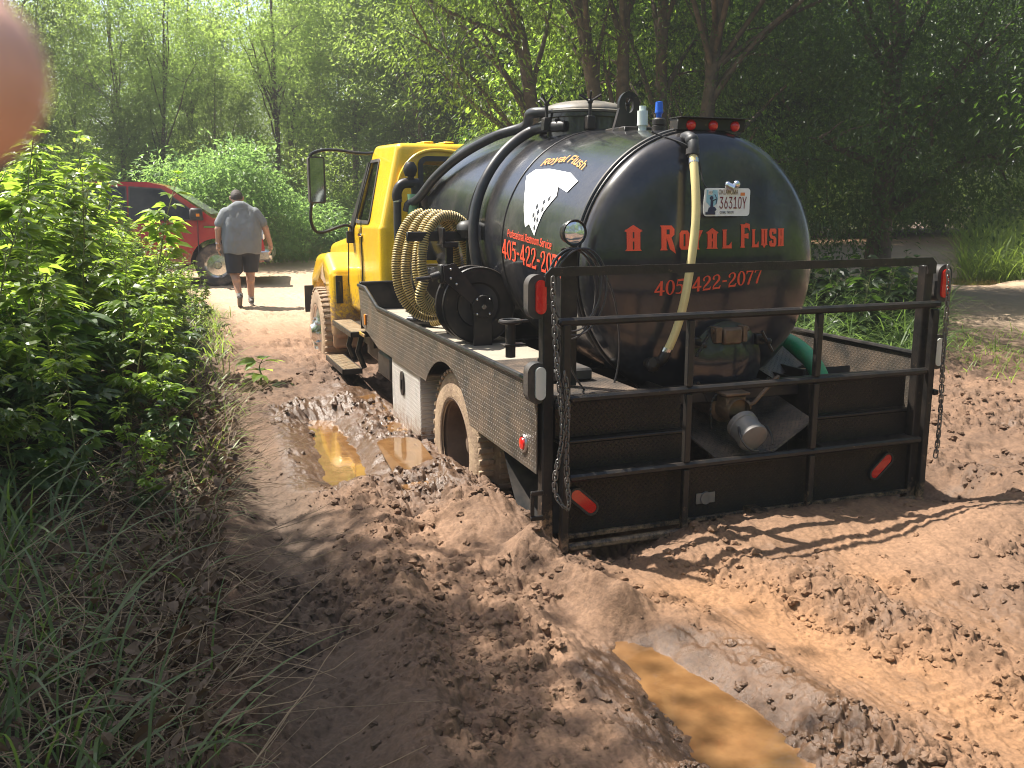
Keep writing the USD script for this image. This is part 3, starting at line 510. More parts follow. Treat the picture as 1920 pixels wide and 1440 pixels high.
part(st, 'fitting', cat(tube(spline([(2.617, 4.49, .885), (2.60, 4.5, .84), (2.585, 4.56, .81), (2.58, 4.68, .81)], 12), .03, 12), cyl((2.545, 4.51, .825), (2.61, 4.53, .825), .03, 8), ico((2.575, 4.56, .8), .042, 1)), 'black_steel')
part(T, 'plate_wire', tube(spline([(2.62, 4.735, 2.085), (2.75, 4.66, 2.03), (2.82, 4.6, 1.97), (2.855, 4.58, 1.86), (2.86, 4.56, 1.80), (2.95, 4.545, 1.775)], 30), .005, 6), 'black_rubber')
# licence plate
pl_poly = sbox(2.85, 1.642, 3.11, 1.758).buffer(.018, 6)
PY = 4.505
plate = part(T, 'licence_plate', cat(prism(pl_poly, .003, 'xz', PY), bx(2.9, 3.06, PY + .004, 4.58, 1.66, 1.74)), 'plate_white', smooth=False)
def txt(s, h, x0, z0, w=None, y=PY, d=.001, bold=False):
    t = meshkit.text_mesh(s, h, d, bold=bold); v, f = np.array(t.vertices), np.array(t.faces)
    if w: v[:, 0] *= w / np.ptp(v[:, 0])
    return (np.stack([v[:, 0] + x0, y - .0012 - v[:, 2], v[:, 1] + z0], 1), f)
part(plate, 'numerals', txt('36310Y', .064, 2.928, 1.665, .175), 'plate_maroon', 'maroon plate number 36310Y', smooth=False)
part(plate, 'state_name', txt('OKLAHOMA', .026, 2.922, 1.742, .125), 'plate_brown', smooth=False)
part(plate, 'class_line', txt('COML TRUCK', .013, 2.934, 1.638, .09), 'plate_navy', smooth=False)
part(plate, 'picture_sky', prism(Polygon([(2.846, 1.70), (2.846, 1.765), (2.915, 1.765), (2.92, 1.72), (2.912, 1.69), (2.88, 1.67)]), .0012, 'xz', PY - .0012), 'plate_blue', smooth=False)
part(plate, 'archer_figure', prism(unary_union([sbox(2.843, 1.632, 2.905, 1.646), Polygon([(2.855, 1.646), (2.862, 1.668), (2.878, 1.68), (2.903, 1.672), (2.912, 1.66), (2.9, 1.646)]), Polygon([(2.872, 1.675), (2.888, 1.675), (2.89, 1.71), (2.874, 1.712)]), Point(2.878, 1.722).buffer(.011), LineString([(2.88, 1.705), (2.905, 1.715)]).buffer(.003), LineString([(2.898, 1.742), (2.912, 1.718), (2.908, 1.69)]).buffer(.002)]), .0012, 'xz', PY - .0025), 'plate_navy', smooth=False)
part(plate, 'month_sticker', prism(sbox(2.856, 1.74, 2.882, 1.764), .0012, 'xz', PY - .003), 'plate_white', smooth=False)
part(plate, 'month_numeral', txt('03', .012, 2.859, 1.747, .02, PY - .0035), 'plate_brown', smooth=False)
part(plate, 'year_sticker', cat(prism(sbox(3.065, 1.735, 3.093, 1.752), .0012, 'xz', PY - .0012)), 'plate_orange', smooth=False)
part(T, 'plate_lamp', cat(cyl((2.972, 4.49, 1.788), (3.0, 4.47, 1.775), .02, 12), ico((2.975, 4.5, 1.793), .02, 2), ico((3.022, 4.485, 1.797), .021, 2), cyl((3.0, 4.5, 1.78), (3.0, 4.56, 1.79), .008, 8)), 'chrome')
# rear discharge hatch
hx, hz = 3.02, .80
hy = 4.60
hatch = part(T, 'discharge_hatch', mv(along(lathe([(.20, -.25), (.20, 0), (.235, 0), (.235, .022), (.19, .03), (.15, .055), (.08, .07), (0, .073)], 36), '-y'), (hx, 4.53, hz)), 'tank_paint')
part(hatch, 'hinge_block', cat(bx(hx - .06, hx + .06, 4.44, 4.52, hz + .11, hz + .2, .01), bx(hx - .11, hx - .07, 4.45, 4.53, hz + .12, hz + .21), bx(hx + .07, hx + .10, 4.45, 4.53, hz + .12, hz + .21), cyl((hx - .12, 4.48, hz + .19), (hx + .12, 4.48, hz + .19), .014, 10)), 'cast_brass')
for a in (150, 215, 30, -35, 270):
    c, s_ = math.cos(math.radians(a)), math.sin(math.radians(a)); p = np.array([hx + .245 * c, 4.5, hz + .245 * s_])
    part(hatch, 'wing_clamp', cat(bx(p[0] - .03, p[0] + .03, 4.48, 4.55, p[2] - .03, p[2] + .03, .006), cyl(p, p + [.0, -.1, 0], .012, 8), cyl(p + [-.07 * s_ - .02, -.1, .07 * c], p + [.07 * s_, -.085, -.07 * c], .009, 6), ico(p + [0, -.09, 0], .02, 1)), 'worn_steel')
# discharge valve with cap
vb = part(T, 'discharge_valve', cat(bx(2.90, 3.03, 4.30, 4.42, .53, .645, .012), bx(2.885, 3.045, 4.29, 4.43, .645, .662, .004), mv(along(lathe([(.075, -.5), (.075, -.12), (.09, -.12), (.09, -.1), (.07, -.09), (.07, .05)], 20), '-y'), (2.965, 4.32, .56)), cyl((3.03, 4.36, .575), (3.075, 4.35, .57), .03, 12)), 'cast_brass')
part(vb, 'handle', cat(tube([(3.06, 4.35, .57), (3.10, 4.33, .59), (3.235, 4.33, .72), (3.265, 4.35, .725)], .012, 8), bx(3.05, 3.09, 4.335, 4.36, .55, .59)), 'cast_brass')
cap = part(vb, 'cap', rot(mv(along(lathe([(.06, -.06), (.088, -.06), (.088, -.03), (.083, -.025), (.083, .05), (.088, .055), (.085, .075), (.07, .083), (0, .083)], 28), '-y'), (2.98, 4.20, .49)), [1, 0, 0], .45, (2.98, 4.26, .52)), 'grey_cap')
part(vb, 'cap_bail', cat(tube(spline([(2.90, 4.18, .5), (2.885, 4.13, .45), (2.91, 4.09, .40), (2.96, 4.07, .385)], 14), .006, 6), tube(spline([(3.07, 4.18, .5), (3.08, 4.13, .45), (3.06, 4.09, .41)], 10), .006, 6)), 'worn_steel')
part(vb, 'cap_chain', tube(spline([(2.87, 4.36, .65), (2.825, 4.34, .60), (2.818, 4.33, .52), (2.822, 4.33, .46)], 26), .006 + .003 * np.sin(np.arange(26) * 2.2), 6), 'worn_steel')
# --- bed
XL, XR = 1.72, 4.18
side = Polygon([(4.19, .355), (5.23, .365)] + [(5.79 + .60 * math.cos(t), .10 + .57 * math.sin(t)) for t in np.linspace(pi - .48, .69, 18)] + [(6.30, .468), (7.75, .478), (8.39, .60), (8.52, .95), (8.22, .95), (7.74, .822), (4.19, .815)])
for x, s_ in ((XL, 1), (XR, -1)):
    sp = part(T, 'side_panel', prism(side, .006, 'yz', x - .003), 'tread_side', smooth=False)
    part(sp, 'top_rail', cat(tube([(x, 4.16, .818), (x, 7.745, .824), (x, 8.23, .952), (x, 8.52, .952)], .017, 8)), 'worn_steel')
deck = part(T, 'bed_deck', cat(bx(XL + .012, 2.34, 5.42, 8.50, .70, .73, .003), bx(3.58, XR - .012, 5.42, 8.50, .70, .73, .003), bx(2.345, 3.575, 7.95, 8.50, .70, .73, .003)), 'dusty_deck', smooth=False)
part(T, 'tread_deck', cat(bx(XL + .012, 2.34, 4.30, 5.415, .70, .728, .003)), 'tread_deck', smooth=False)
part(T, 'bin_floor', cat(bx(3.58, XR - .012, 4.30, 5.415, .42, .448, .003)), 'tread_deck', smooth=False)
part(T, 'headboard', cat(bx(XL + .01, XR - .01, 8.505, 8.53, .55, .96, .004), bx(XL + .01, XR - .01, 8.49, 8.545, .96, .985, .006)), 'black_steel')
part(T, 'bed_frame', cat(bx(2.34, 2.36, 4.5, 8.0, .45, .72), bx(3.56, 3.58, 4.5, 8.0, .45, .72), bx(2.50, 2.58, 4.4, 12.0, .25, .48), bx(3.32, 3.40, 4.4, 12.0, .25, .48), *[bx(1.78, 4.12, y, y + .06, .60, .695) for y in (4.4, 5.1, 6.4, 7.2, 8.2)]), 'black_steel')
for y in (4.95, 6.2, 7.4): part(T, 'tank_cradle', bx(2.45, 3.47, y, y + .08, .45, tz(y) - TR + .06), 'black_steel')
tb = part(T, 'tool_box', bx(1.735, 2.10, 6.47, 7.34, -.12, .468, .006), 'tread_bright', smooth=False)
part(tb, 'latch', cat(prism(LineString([(6.98, .27), (6.98, .36)]).buffer(.05, 8), .012, 'yz', 1.722)), 'black_steel', smooth=False)
part(tb, 'latch_handle', bx(1.712, 1.724, 6.96, 7.0, .27, .35, .003), 'worn_steel')
part(T, 'side_marker', mv(along(lathe([(0, .02), (.03, .016), (.038, 0)], 18), '-x'), (XL - .004, 4.36, .475)), 'red_lens'); part(T, 'side_marker_ring', mv(along(lathe([(.038, 0), (.038, .01), (.048, .009), (.05, 0)], 22), '-x'), (XL - .004, 4.36, .475)), 'bright_metal')
part(T, 'side_marker', cat(bx(XL - .02, XL - .002, 8.20, 8.235, .62, .72, .006)), 'amber_lens')
part(T, 'caution_pull', cat(bx(1.70, 1.715, 8.25, 8.55, .50, .535, .012)), 'yellow_paint')
# --- rear wall, step boxes, chute
part(T, 'rear_panel', bx(1.86, 4.12, 4.19, 4.20, -.0, .335, .002), 'tread_rear', smooth=False)
for x0, x1 in ((1.86, 2.60), (3.45, 4.14)):
    sb_ = part(T, 'step_box', cat(bx(x0, x1, 4.29, 4.30, .50, .695, .002), bx(x0, x1, 4.235, 4.245, .34, .48, .002)), 'tread_rear', smooth=False)
    part(sb_, 'tread_edge', cat(bx(x0, x1, 4.23, 4.31, .482, .498, .004), bx(x0, x1, 4.15, 4.24, .338, .346, .003)), 'worn_steel'); part(sb_, 'lip', tube([(x0, 4.285, .70), (x1, 4.285, .70)], .012, 8), 'worn_steel')
    part(sb_, 'end_plate', cat(bx(x1 - .008 if x0 < 2 else x0, x1 if x0 < 2 else x0 + .008, 4.302, 4.75, .34, .69, .002)), 'black_steel')
ch = cat((np.array([(2.78, 4.195, .33), (3.12, 4.195, .33), (3.12, 4.75, .53), (2.62, 4.75, .56), (2.78, 4.195, .322), (3.12, 4.195, .322), (3.12, 4.75, .522), (2.62, 4.75, .552)]), np.array([(0, 1, 2), (0, 2, 3), (4, 6, 5), (4, 7, 6), (0, 4, 5), (0, 5, 1), (1, 5, 6), (1, 6, 2), (3, 7, 4), (3, 4, 0)])))
chute = part(T, 'drip_chute', ch, 'tread_deck', smooth=False)
part(chute, 'side_plate', (np.array([(3.122, 4.195, .33), (3.40, 4.195, .50), (3.38, 4.75, .64), (3.122, 4.75, .53), (3.126, 4.19, .322), (3.404, 4.19, .492), (3.384, 4.75, .632), (3.126, 4.75, .522)]), np.array([(0, 1, 2), (0, 2, 3), (4, 6, 5), (4, 7, 6), (0, 5, 1), (0, 4, 5), (1, 5, 6), (1, 6, 2)])), 'tread_deck', smooth=False)
part(chute, 'lip', cat(bx(2.80, 3.14, 4.17, 4.19, .29, .335, .003)), 'worn_steel')
part(chute, 'side_plate', (np.array([(2.60, 4.30, .50), (2.72, 4.25, .40), (2.64, 4.75, .56), (2.56, 4.75, .66), (2.602, 4.306, .50), (2.722, 4.256, .40), (2.645, 4.75, .55), (2.565, 4.75, .65)]), np.array([(0, 1, 2), (0, 2, 3), (4, 6, 5), (4, 7, 6), (0, 5, 1), (0, 4, 5)])), 'tread_deck', smooth=False)
part(T, 'splash_plate', (np.array([(3.25, 4.75, .79), (3.42, 4.60, .66), (3.75, 4.75, .70), (3.6, 5.0, .92), (3.252, 4.758, .79), (3.422, 4.608, .66), (3.752, 4.758, .70), (3.602, 5.008, .92)]), np.array([(0, 1, 2), (0, 2, 3), (4, 6, 5), (4, 7, 6)])), 'tread_deck', smooth=False)
part(T, 'sill_rail', cat(bx(1.84, 4.10, 4.165, 4.186, -.005, .02, .003)), 'worn_steel')
hr = prism(sbox(2.93, -.0, 3.005, .075).difference(sbox(2.943, .013, 2.992, .062)), .2, 'xz', 4.05); part(T, 'hitch_receiver', mv(hr, (.03, 0, -.03)), 'worn_steel', smooth=False)
part(T, 'trailer_socket', mv(along(cat(lathe([(.02, .012), (.034, .012), (.036, 0), (.012, .0)], 16), sc(bx(-.06, .06, -.03, .03, 0, .006), 1)), '-y'), (2.712, 4.188, .118)), 'grey_cap')
for c, a in (((1.975, .187), 48), ((3.895, .180), -48)):
    p = affinity.rotate(pill(c[0], c[1], .058, .172), a, origin=c)
    rl = part(T, 'stop_lamp', prism(p, .02, 'xz', 4.17), 'red_lens', smooth=False); part(rl, 'bezel', prism(p.buffer(.012).difference(p.buffer(.001)), .022, 'xz', 4.166), 'black_rubber', smooth=False)
# --- stake posts, header bar and lamps
for x in (1.768, 4.128):
    part(T, 'corner_post', bx(x - .03, x + .03, 4.16, 4.225, -.12, 1.345, .006), 'worn_steel' if x > 3 else 'black_steel')
hb = Polygon([(1.742, 1.30), (1.742, 1.36), (1.775, 1.392), (4.125, 1.392), (4.158, 1.36), (4.158, 1.30), (4.10, 1.30), (4.10, 1.348), (1.80, 1.348), (1.80, 1.30)])
part(T, 'header_bar', prism(hb, .012, 'xz', 4.146), 'worn_steel', smooth=False)
for sx, x, zr, zw in ((-1, 1.712, 1.25, .825), (1, 4.245, 1.24, .84)):
    for z, m_, nm in ((zr, 'red_lens', 'tail_lamp'), (zw, 'white_lens', 'reversing_lamp')):
        b = part(T, nm, prism(pill(x, z, .105, .215 if z > 1 else .205), .06, 'xz', 4.165), 'black_rubber', smooth=30)
        part(b, 'lens', cat(prism(pill(x + .012 * (sx < 0), z, .054, .165), .014, 'xz', 4.152)), m_, smooth=30)
    part(T, 'lamp_bracket', bx(min(x, x - sx * .05), max(x, x - sx * .08), 4.175, 4.19, zw - .03, zw + .03), 'black_steel')
# --- swing gate
gate = part(T, 'tail_gate', bx(1.82, 1.862, 4.10, 4.142, -.05, 1.118, .005), 'worn_steel')
part(gate, 'upright', bx(4.125, 4.167, 4.10, 4.142, -.05, 1.10, .005), 'worn_steel')
for z, r in ((1.128, .02), (.742, .019), (.335, .019), (-.03, .02)):
    part(gate, 'rail', bx(1.80 if z > 1 else 1.863, 4.185 if z > 1 else 4.124, 4.122 - r, 4.122 + r, z - r, z + r, .011), 'worn_steel')
for x in (2.54, 3.345):
    for z0, z1 in ((-.01, .315), (.355, .722), (.762, 1.107)): part(gate, 'upright', bx(x - .018, x + .018, 4.104, 4.14, z0, z1, .004), 'worn_steel')
part(gate, 'hinge_lug', cat(bx(1.79, 1.825, 4.09, 4.14, .70, .73)), 'worn_steel'); part(gate, 'hinge_lug', cat(bx(4.167, 4.2, 4.09, 4.14, .60, .63)), 'worn_steel')
part(T, 'latch_bracket', cat(bx(1.665, 1.735, 4.13, 4.145, .26, .285), bx(1.665, 1.735, 4.13, 4.145, .13, .155), bx(1.665, 1.685, 4.13, 4.145, .155, .26)), 'worn_steel')
part(T, 'stake_pin', cat(cyl((1.665, 4.42, .92), (1.665, 4.42, 1.10), .026, 14), bx(1.62, 1.74, 4.39, 4.45, .98, .99, .002), tube([(1.665 + .052 * math.cos(t), 4.42 + .052 * math.sin(t), 1.105) for t in np.linspace(0, 2 * pi, 25)[:-1]], .011, 8, closed=True), bx(1.70, 1.76, 4.405, 4.435, 1.098, 1.112)), 'black_steel')
# --- wheels
def wheel(y, x, z, r, w, face):
    prof = [(r * .60, -w * .42), (r * .66, -w * .5), (r * .9, -w * .5), (r * .985, -w * .40), (r, -w * .3), (r, w * .3), (r * .985, w * .40), (r * .9, w * .5), (r * .66, w * .5), (r * .60, w * .42)]
    return mv(along(lathe(prof, 56), 'x'), (x, y, z))
def lugs(y, x, z, r, w, n=44):
    out = []
    for k in range(n):
        a = k * 2 * pi / n
        for s_ in (-1, 1): out.append((lambda m: mv(rot(m, [1, 0, 0], a + s_ * .03), (x, y, z)))(bx(s_ * w * .08, s_ * w * .47, -.018, .018, r - .012, r + .011, .004)))
    return cat(*out)
for sx in (1, -1):
    X0 = lambda x: x if sx > 0 else 2 * 2.95 - x
    for k, x in enumerate((1.90, 2.20)):
        w_ = part(T, 'rear_wheel', wheel(5.79, X0(x), .10, .505, .25, 1), 'muddy_tyre', smooth=50)
        if k == 0:
            part(w_, 'tread', lugs(5.79, X0(x), .10, .505, .25), 'muddy_tyre')
            dish = [(.31, .12), (.325, .125), (.335, .10), (.30, .08), (.29, -.05), (.25, -.09), (.12, -.10), (.10, -.10), (.10, .0), (.06, .02), (0, .02)]
            part(w_, 'rim', mv(along(lathe(dish, 40), '-x' if sx > 0 else 'x'), (X0(1.90), 5.79, .10)), 'muddy_rim')
    w_ = part(T, 'front_wheel', wheel(10.75, X0(1.80), .24, .50, .26, 1), 'muddy_tyre', smooth=50); part(w_, 'tread', lugs(10.75, X0(1.80), .24, .50, .26), 'muddy_tyre')
    part(w_, 'rim', mv(along(lathe([(.30, .12), (.32, .13), (.28, .10), (.20, .11), (.14, .14), (.10, .17), (.08, .2), (0, .2)], 32), '-x' if sx > 0 else 'x'), (X0(1.80), 10.75, .24)), 'bright_metal')
    for k in range(8): part(w_, 'lug_nut', mv(cyl((0, 0, 0), (-.04 * sx, 0, 0), .017, 6), (X0(1.68), 10.75 + .15 * math.cos(k * pi / 4), .24 + .15 * math.sin(k * pi / 4))), 'bright_metal')
    # mud flap
    a = np.linspace(0, 1, 14); prof = np.stack([4.80 - .02 * a - .42 * a ** 2.2, .66 - .70 * a], 1)
    v = np.array([(X0(x), y + d, z) for d in (0, .008) for y, z in prof for x in (1.74, 2.36)]); n2 = 28; f = []
    for o in (0, n2):
        for k in range(13): q = [o + 2 * k, o + 2 * k + 1, o + 2 * k + 3, o + 2 * k + 2]; f += [(q[0], q[1], q[2]), (q[0], q[2], q[3])]
    part(T, 'mud_flap', (v, np.array(f)), 'black_rubber', smooth=True)
part(T, 'rear_axle', cat(cyl((2.0, 5.79, .10), (3.9, 5.79, .10), .09, 16), ico((2.95, 5.79, .10), .2, 2)), 'muddy_rim')
# ------------------------------------------------------------------ cab and hood
def mhull(pts, r, n=16): return m3.Manifold.batch_hull([m3.Manifold.sphere(r, n).translate([float(a) for a in p]) for p in pts])
def cabshape(o, r):
    lo = [(x, y, z) for x in (2.02 + o, 3.88 - o) for y, z in ((8.68 + o, .62 + o), (10.25 - o, .62 + o), (8.68 + o, 1.45), (10.12 - o, 1.42))]
    hi = [(x, y, z) for x in (2.02 + o, 3.88 - o) for y, z in ((8.68 + o, 1.40), (10.12 - o, 1.40))] + [(x, y, z) for x in (2.20 + o, 3.70 - o) for y, z in ((8.72 + o, 2.17 - o), (9.55 - o, 2.19 - o))]
    return mhull(lo, r) + mhull(hi, r)
cabm = cabshape(0, .07) - cabshape(.035, .05)
def cut(poly, d, plane, at): v, f = prism(poly, d, plane, at); return m3.Manifold(m3.Mesh(v.astype(np.float32), f.astype(np.uint32)))
SW = Polygon([(9.19, 1.55), (9.72, 1.55), (9.58, 2.06), (9.26, 2.06)]).buffer(.03, 4)
RW = sbox(2.42, 1.80, 3.48, 2.03).buffer(.045, 6)
cabm = cabm - cut(SW, 3, 'yz', 1.5) - cut(RW, .3, 'xz', 8.5) - cut(Polygon([(2.22, 1.5), (3.68, 1.5), (3.55, 2.08), (2.35, 2.08)]), 1., 'xz', 9.45)
cab = part(T, 'cab', cabm, 'yellow_paint', smooth=35)
part(cab, 'door_seam', cat(tube([(1.945, 9.42, 1.5), (1.945, 9.42, .62)], .006, 6), tube([(1.947, 10.10, 1.40), (1.947, 10.2, .62)], .006, 6), tube([(3.955, 9.42, 1.5), (3.955, 9.42, .62)], .006, 6)), 'black_rubber')
part(cab, 'roof_rib', cat(*[bx(x, x + .10, 8.74, 9.5, 2.245, 2.262, .008) for x in (2.42, 2.62, 2.9, 3.2)]), 'yellow_paint')
part(cab, 'rear_swage', tube(spline([(2.10, 8.607, .8), (2.12, 8.607, 1.6), (2.20, 8.612, 2.02), (2.32, 8.63, 2.13), (2.95, 8.635, 2.14), (3.58, 8.63, 2.13), (3.7, 8.612, 2.02), (3.78, 8.607, 1.6)], 60), .016, 8), 'yellow_paint')
part(cab, 'rear_window_frame', prism(RW.buffer(.045, 6).difference(RW), .03, 'xz', 8.60), 'black_rubber', smooth=False); part(cab, 'rear_window_pane', prism(RW.buffer(.005), .006, 'xz', 8.635), 'pane', smooth=False)
swt = lambda m, s_: (lambda v, f: (np.stack([(1.952 + .235 * np.clip(v[:, 2] - 1.42, 0, 9)) * (s_ > 0) + (3.948 - .235 * np.clip(v[:, 2] - 1.42, 0, 9)) * (s_ < 0) + v[:, 0] * s_, v[:, 1], v[:, 2]], 1), f if s_ > 0 else f[:, ::-1]))(*fine(m, .2))
for s_ in (1, -1):
    part(cab, 'window_frame', swt(prism(SW.buffer(.03, 4).difference(SW), .02, 'yz', -.012), s_), 'black_rubber', smooth=False); part(cab, 'window_pane', swt(prism(SW, .005, 'yz', .012), s_), 'pane', smooth=False)
    part(cab, 'pillar_trim', swt(prism(Polygon([(9.80, 1.36), (10.02, 1.36), (9.70, 2.10), (9.64, 2.10)]), .02, 'yz', -.02), s_), 'black_steel', smooth=False)
    part(cab, 'door_handle', bx(1.925, 1.945, 9.36, 9.50, 1.36, 1.39, .006) if s_ > 0 else bx(3.955, 3.975, 9.36, 9.50, 1.36, 1.39, .006), 'chrome')
part(cab, 'seat', cat(bx(2.25, 2.75, 8.85, 9.05, 1.1, 1.75, .06), bx(3.15, 3.65, 8.85, 9.05, 1.1, 1.75, .06), bx(2.1, 3.8, 9.9, 10.05, 1.0, 1.42, .05)), 'seat_grey')
hood = mhull([(x, y, z) for x in (2.12, 3.78) for y, z in ((10.2, .8), (11.75, .75), (10.25, 1.27), (11.65, 1.12))], .10)
part(T, 'hood', hood, 'yellow_paint', smooth=35)
part(T, 'windshield_pane', (np.array([(2.22, 10.12, 1.46), (3.68, 10.12, 1.46), (3.55, 9.66, 2.1), (2.35, 9.66, 2.1)]), np.array([(0, 1, 2), (0, 2, 3)])), 'pane', smooth=False)
for s_ in (1, -1):
    fd = mhull([(x, y, z) for x in (1.84, 2.3) for y, z in ((10.20, .30), (10.28, .92), (10.6, 1.06), (11.1, 1.02), (11.45, .8), (11.5, .5))], .09, 20)
    fd = fd - m3.Manifold.cylinder(.5, .60, .60, 48).rotate([0, 90, 0]).translate([1.70, 10.82, .24]) - m3.Manifold.cube([.6, 2, .5]).translate([1.7, 10.2, -.3])
    fd = fd + mhull([(1.80, 10.19, .16), (2.06, 10.19, .16), (1.82, 10.22, .9), (2.08, 10.22, .9)], .045, 10)
    fv, ff, _ = meshkit.arrays(fd)
    if s_ < 0: fv = fv * [-1, 1, 1] + [5.9, 0, 0]; ff = ff[:, ::-1]
    X0 = (lambda x: x) if s_ > 0 else (lambda x: 5.9 - x)
    fe = part(T, 'fender', (fv, ff), 'yellow_paint', smooth=40)
    part(fe, 'lamp_recess', bx(X0(1.80), X0(1.875), 10.128, 10.15, .62, .92, .004), 'dark_inside'); part(fe, 'marker_lamp', bx(X0(1.815), X0(1.855), 10.11, 10.132, .70, .86, .012), 'worn_steel')
    part(fe, 'inner_arch', bx(X0(1.80), X0(2.3), 10.30, 11.4, .88, .90), 'dark_inside')
    part(T, 'front_mud_guard', cat(bx(X0(1.64), X0(1.80), 11.36, 11.385, .40, .72, .006)), 'black_rubber')
    # steps
    for x0, x1, y0, y1, z in ((1.62, 1.82, 8.45, 9.40, .53), (1.55, 1.74, 8.55, 9.45, .17)):
        sp = part(T, 'cab_step', cat(bx(X0(x0), X0(x0 + .014), y0, y1, z - .05, z, .003), bx(X0(x1 - .014), X0(x1), y0, y1, z - .05, z, .003), bx(X0(x0), X0(x1), y0, y0 + .014, z - .05, z + .001, .003), bx(X0(x0), X0(x1), y1 - .014, y1, z - .05, z + .001, .003), bx(X0(x0 + .015), X0(x1 - .015), y0 + .015, y1 - .015, z - .03, z - .02)), 'worn_steel')
        part(sp, 'grating', cat(*[bx(X0(x0 + .015), X0(x1 - .015), y, y + .012, z - .022, z + .004, .003) for y in np.arange(y0 + .03, y1 - .02, .042)], *[bx(X0(x0 + .02 + k * .035), X0(x0 + .03 + k * .035), y0 + .015, y1 - .015, z - .022, z - .001, .002) for k in range(5)]), 'grate_muddy')
    part(T, 'step_bracket', cat(*[tube([(X0(1.86), y, .50), (X0(1.78), y, .44), (X0(1.74), y, .30), (X0(1.80), y, .14)], .028, 6) for y in (8.75, 9.2)], bx(X0(1.84), X0(2.3), 8.5, 9.5, .36, .50)), 'black_steel')
part(T, 'fuel_tank', bx(2.0, 2.45, 8.55, 9.6, .1, .52, .06), 'black_steel'); part(T, 'air_tank', bx(1.76, 2.0, 7.5, 8.0, .2, .45, .04), 'black_steel')
part(T, 'front_bumper', bx(1.95, 3.95, 11.9, 12.05, .3, .65, .03), 'black_steel')
# mirror
mm = prism(sbox(1.525, 1.715, 1.635, 2.125).buffer(.028, 5), .10, 'xz', 9.75)
mir = part(T, 'wing_mirror', mm, 'black_rubber', smooth=40); part(mir, 'glass', prism(sbox(1.525, 1.715, 1.635, 2.125).buffer(.012, 4), .004, 'xz', 9.747), 'mirror_glass', smooth=False)
part(mir, 'arm', cat(tube(spline([(2.14, 9.62, 2.19), (1.85, 9.72, 2.21), (1.60, 9.80, 2.205), (1.535, 9.82, 2.17), (1.53, 9.82, 2.05), (1.528, 9.82, 1.7), (1.528, 9.82, 1.45), (1.56, 9.83, 1.405), (1.66, 9.84, 1.40), (1.95, 9.85, 1.39)], 70), .016, 8), bx(1.88, 1.96, 9.82, 9.88, 1.28, 1.40, .006)), 'black_steel')
# exhaust muffler, pump pipes, floats behind the cab
part(T, 'pump_pipe', cat(tube([(2.03, 8.2, 1.02), (2.03, 8.2, 1.12)], .04, 12), tube(spline([(2.032, 8.2, 1.1), (2.022, 8.2, 1.4), (2.026, 8.2, 1.78)], 16), .036, 12)), 'hose_black')
part(T, 'pipe_elbow', cat(tube(spline([(2.026, 8.2, 1.72), (2.028, 8.2, 1.80), (2.07, 8.2, 1.855), (2.15, 8.2, 1.865), (2.22, 8.2, 1.865)], 20), .044, 12), cyl((2.15, 8.2, 1.87), (2.15, 8.2, 1.93), .03, 12), cyl((2.2, 8.2, 1.86), (2.2, 8.2, 1.5), .05, 12)), 'black_steel')
part(T, 'breather_ball', mv(lathe([(0, -.05), (.045, -.045), (.062, 0), (.058, .04), (.035, .075), (0, .08)], 16), (2.145, 8.2, 1.97)), 'worn_steel')
part(T, 'filter_can', cyl((2.145, 8.12, 1.44), (2.145, 8.12, 1.77), .05, 20), 'green_can'); part(T, 'filter_can', cyl((2.29, 8.05, 1.2), (2.29, 8.05, 1.75), .095, 20), 'black_steel')
part(T, 'vacuum_pump', cat(bx(2.05, 2.45, 7.75, 8.3, .74, 1.15, .05), cyl((2.1, 7.9, 1.1), (2.1, 7.9, 1.3), .06, 14), cyl((1.98, 7.4, .95), (1.98, 7.4, 1.22), .05, 14)), 'black_steel')
part(T, 'pipe_clamp', cat(cyl((2.026, 8.2, 1.70), (2.026, 8.2, 1.725), .04, 14)), 'bright_metal')
# suction lines draped over the tank
pa = [np.array([2.70, 6.30, 2.315]), np.array([2.60, 6.52, 2.315])] + [tank_pt(6.75 + 1.15 * k, math.radians(111 + 54 * k), .075 - .02 * k) for k in np.linspace(0, 1, 8)] + [np.array([2.13, 8.12, 1.70])]
la = part(T, 'suction_line', tube(spline(pa, 60), .037, 14), 'hose_black'); part(la, 'elbow', cat(tube([(2.15, 8.1, 1.72), (2.11, 8.14, 1.67), (2.10, 8.15, 1.62)], .044, 12)), 'black_rubber'); part(la, 'collar', cyl((2.70, 6.30, 2.315), (2.66, 6.39, 2.317), .045, 16), 'black_steel')
pb = [np.array([2.72, 6.15, 2.22]), np.array([2.66, 6.28, 2.225])] + [tank_pt(6.5 - .1 * k, math.radians(115 + 75 * k), .06) for k in np.linspace(0, 1, 8)] + [np.array([2.19, 6.35, .9])]
part(T, 'suction_line', tube(spline(pb, 60), .037, 14), 'hose_black')
part(T, 'float_pipe', cyl((2.185, 6.6, .97), (2.185, 6.6, 1.46), .045, 16), 'black_steel')
part(T, 'float_cap', mv(lathe([(0, .07), (.05, .062), (.08, .035), (.085, 0), (.05, -.04), (.045, -.06)], 20), (2.15, 6.6, 1.50)), 'black_rubber')
part(T, 'pipe_union', cat(cyl((2.185, 6.6, .92), (2.185, 6.6, .98), .062, 12), cyl((2.185, 6.6, .86), (2.185, 6.6, .93), .05, 12)), 'cast_brass')
part(T, 'side_hatch_bracket', cat(prism(LineString([(2.24, 1.50), (2.30, 1.52), (2.36, 1.47), (2.37, 1.2), (2.33, .98)]).buffer(.012), .04, 'xz', 6.3), bx(2.22, 2.26, 6.28, 6.36, .95, 1.45)), 'black_steel')
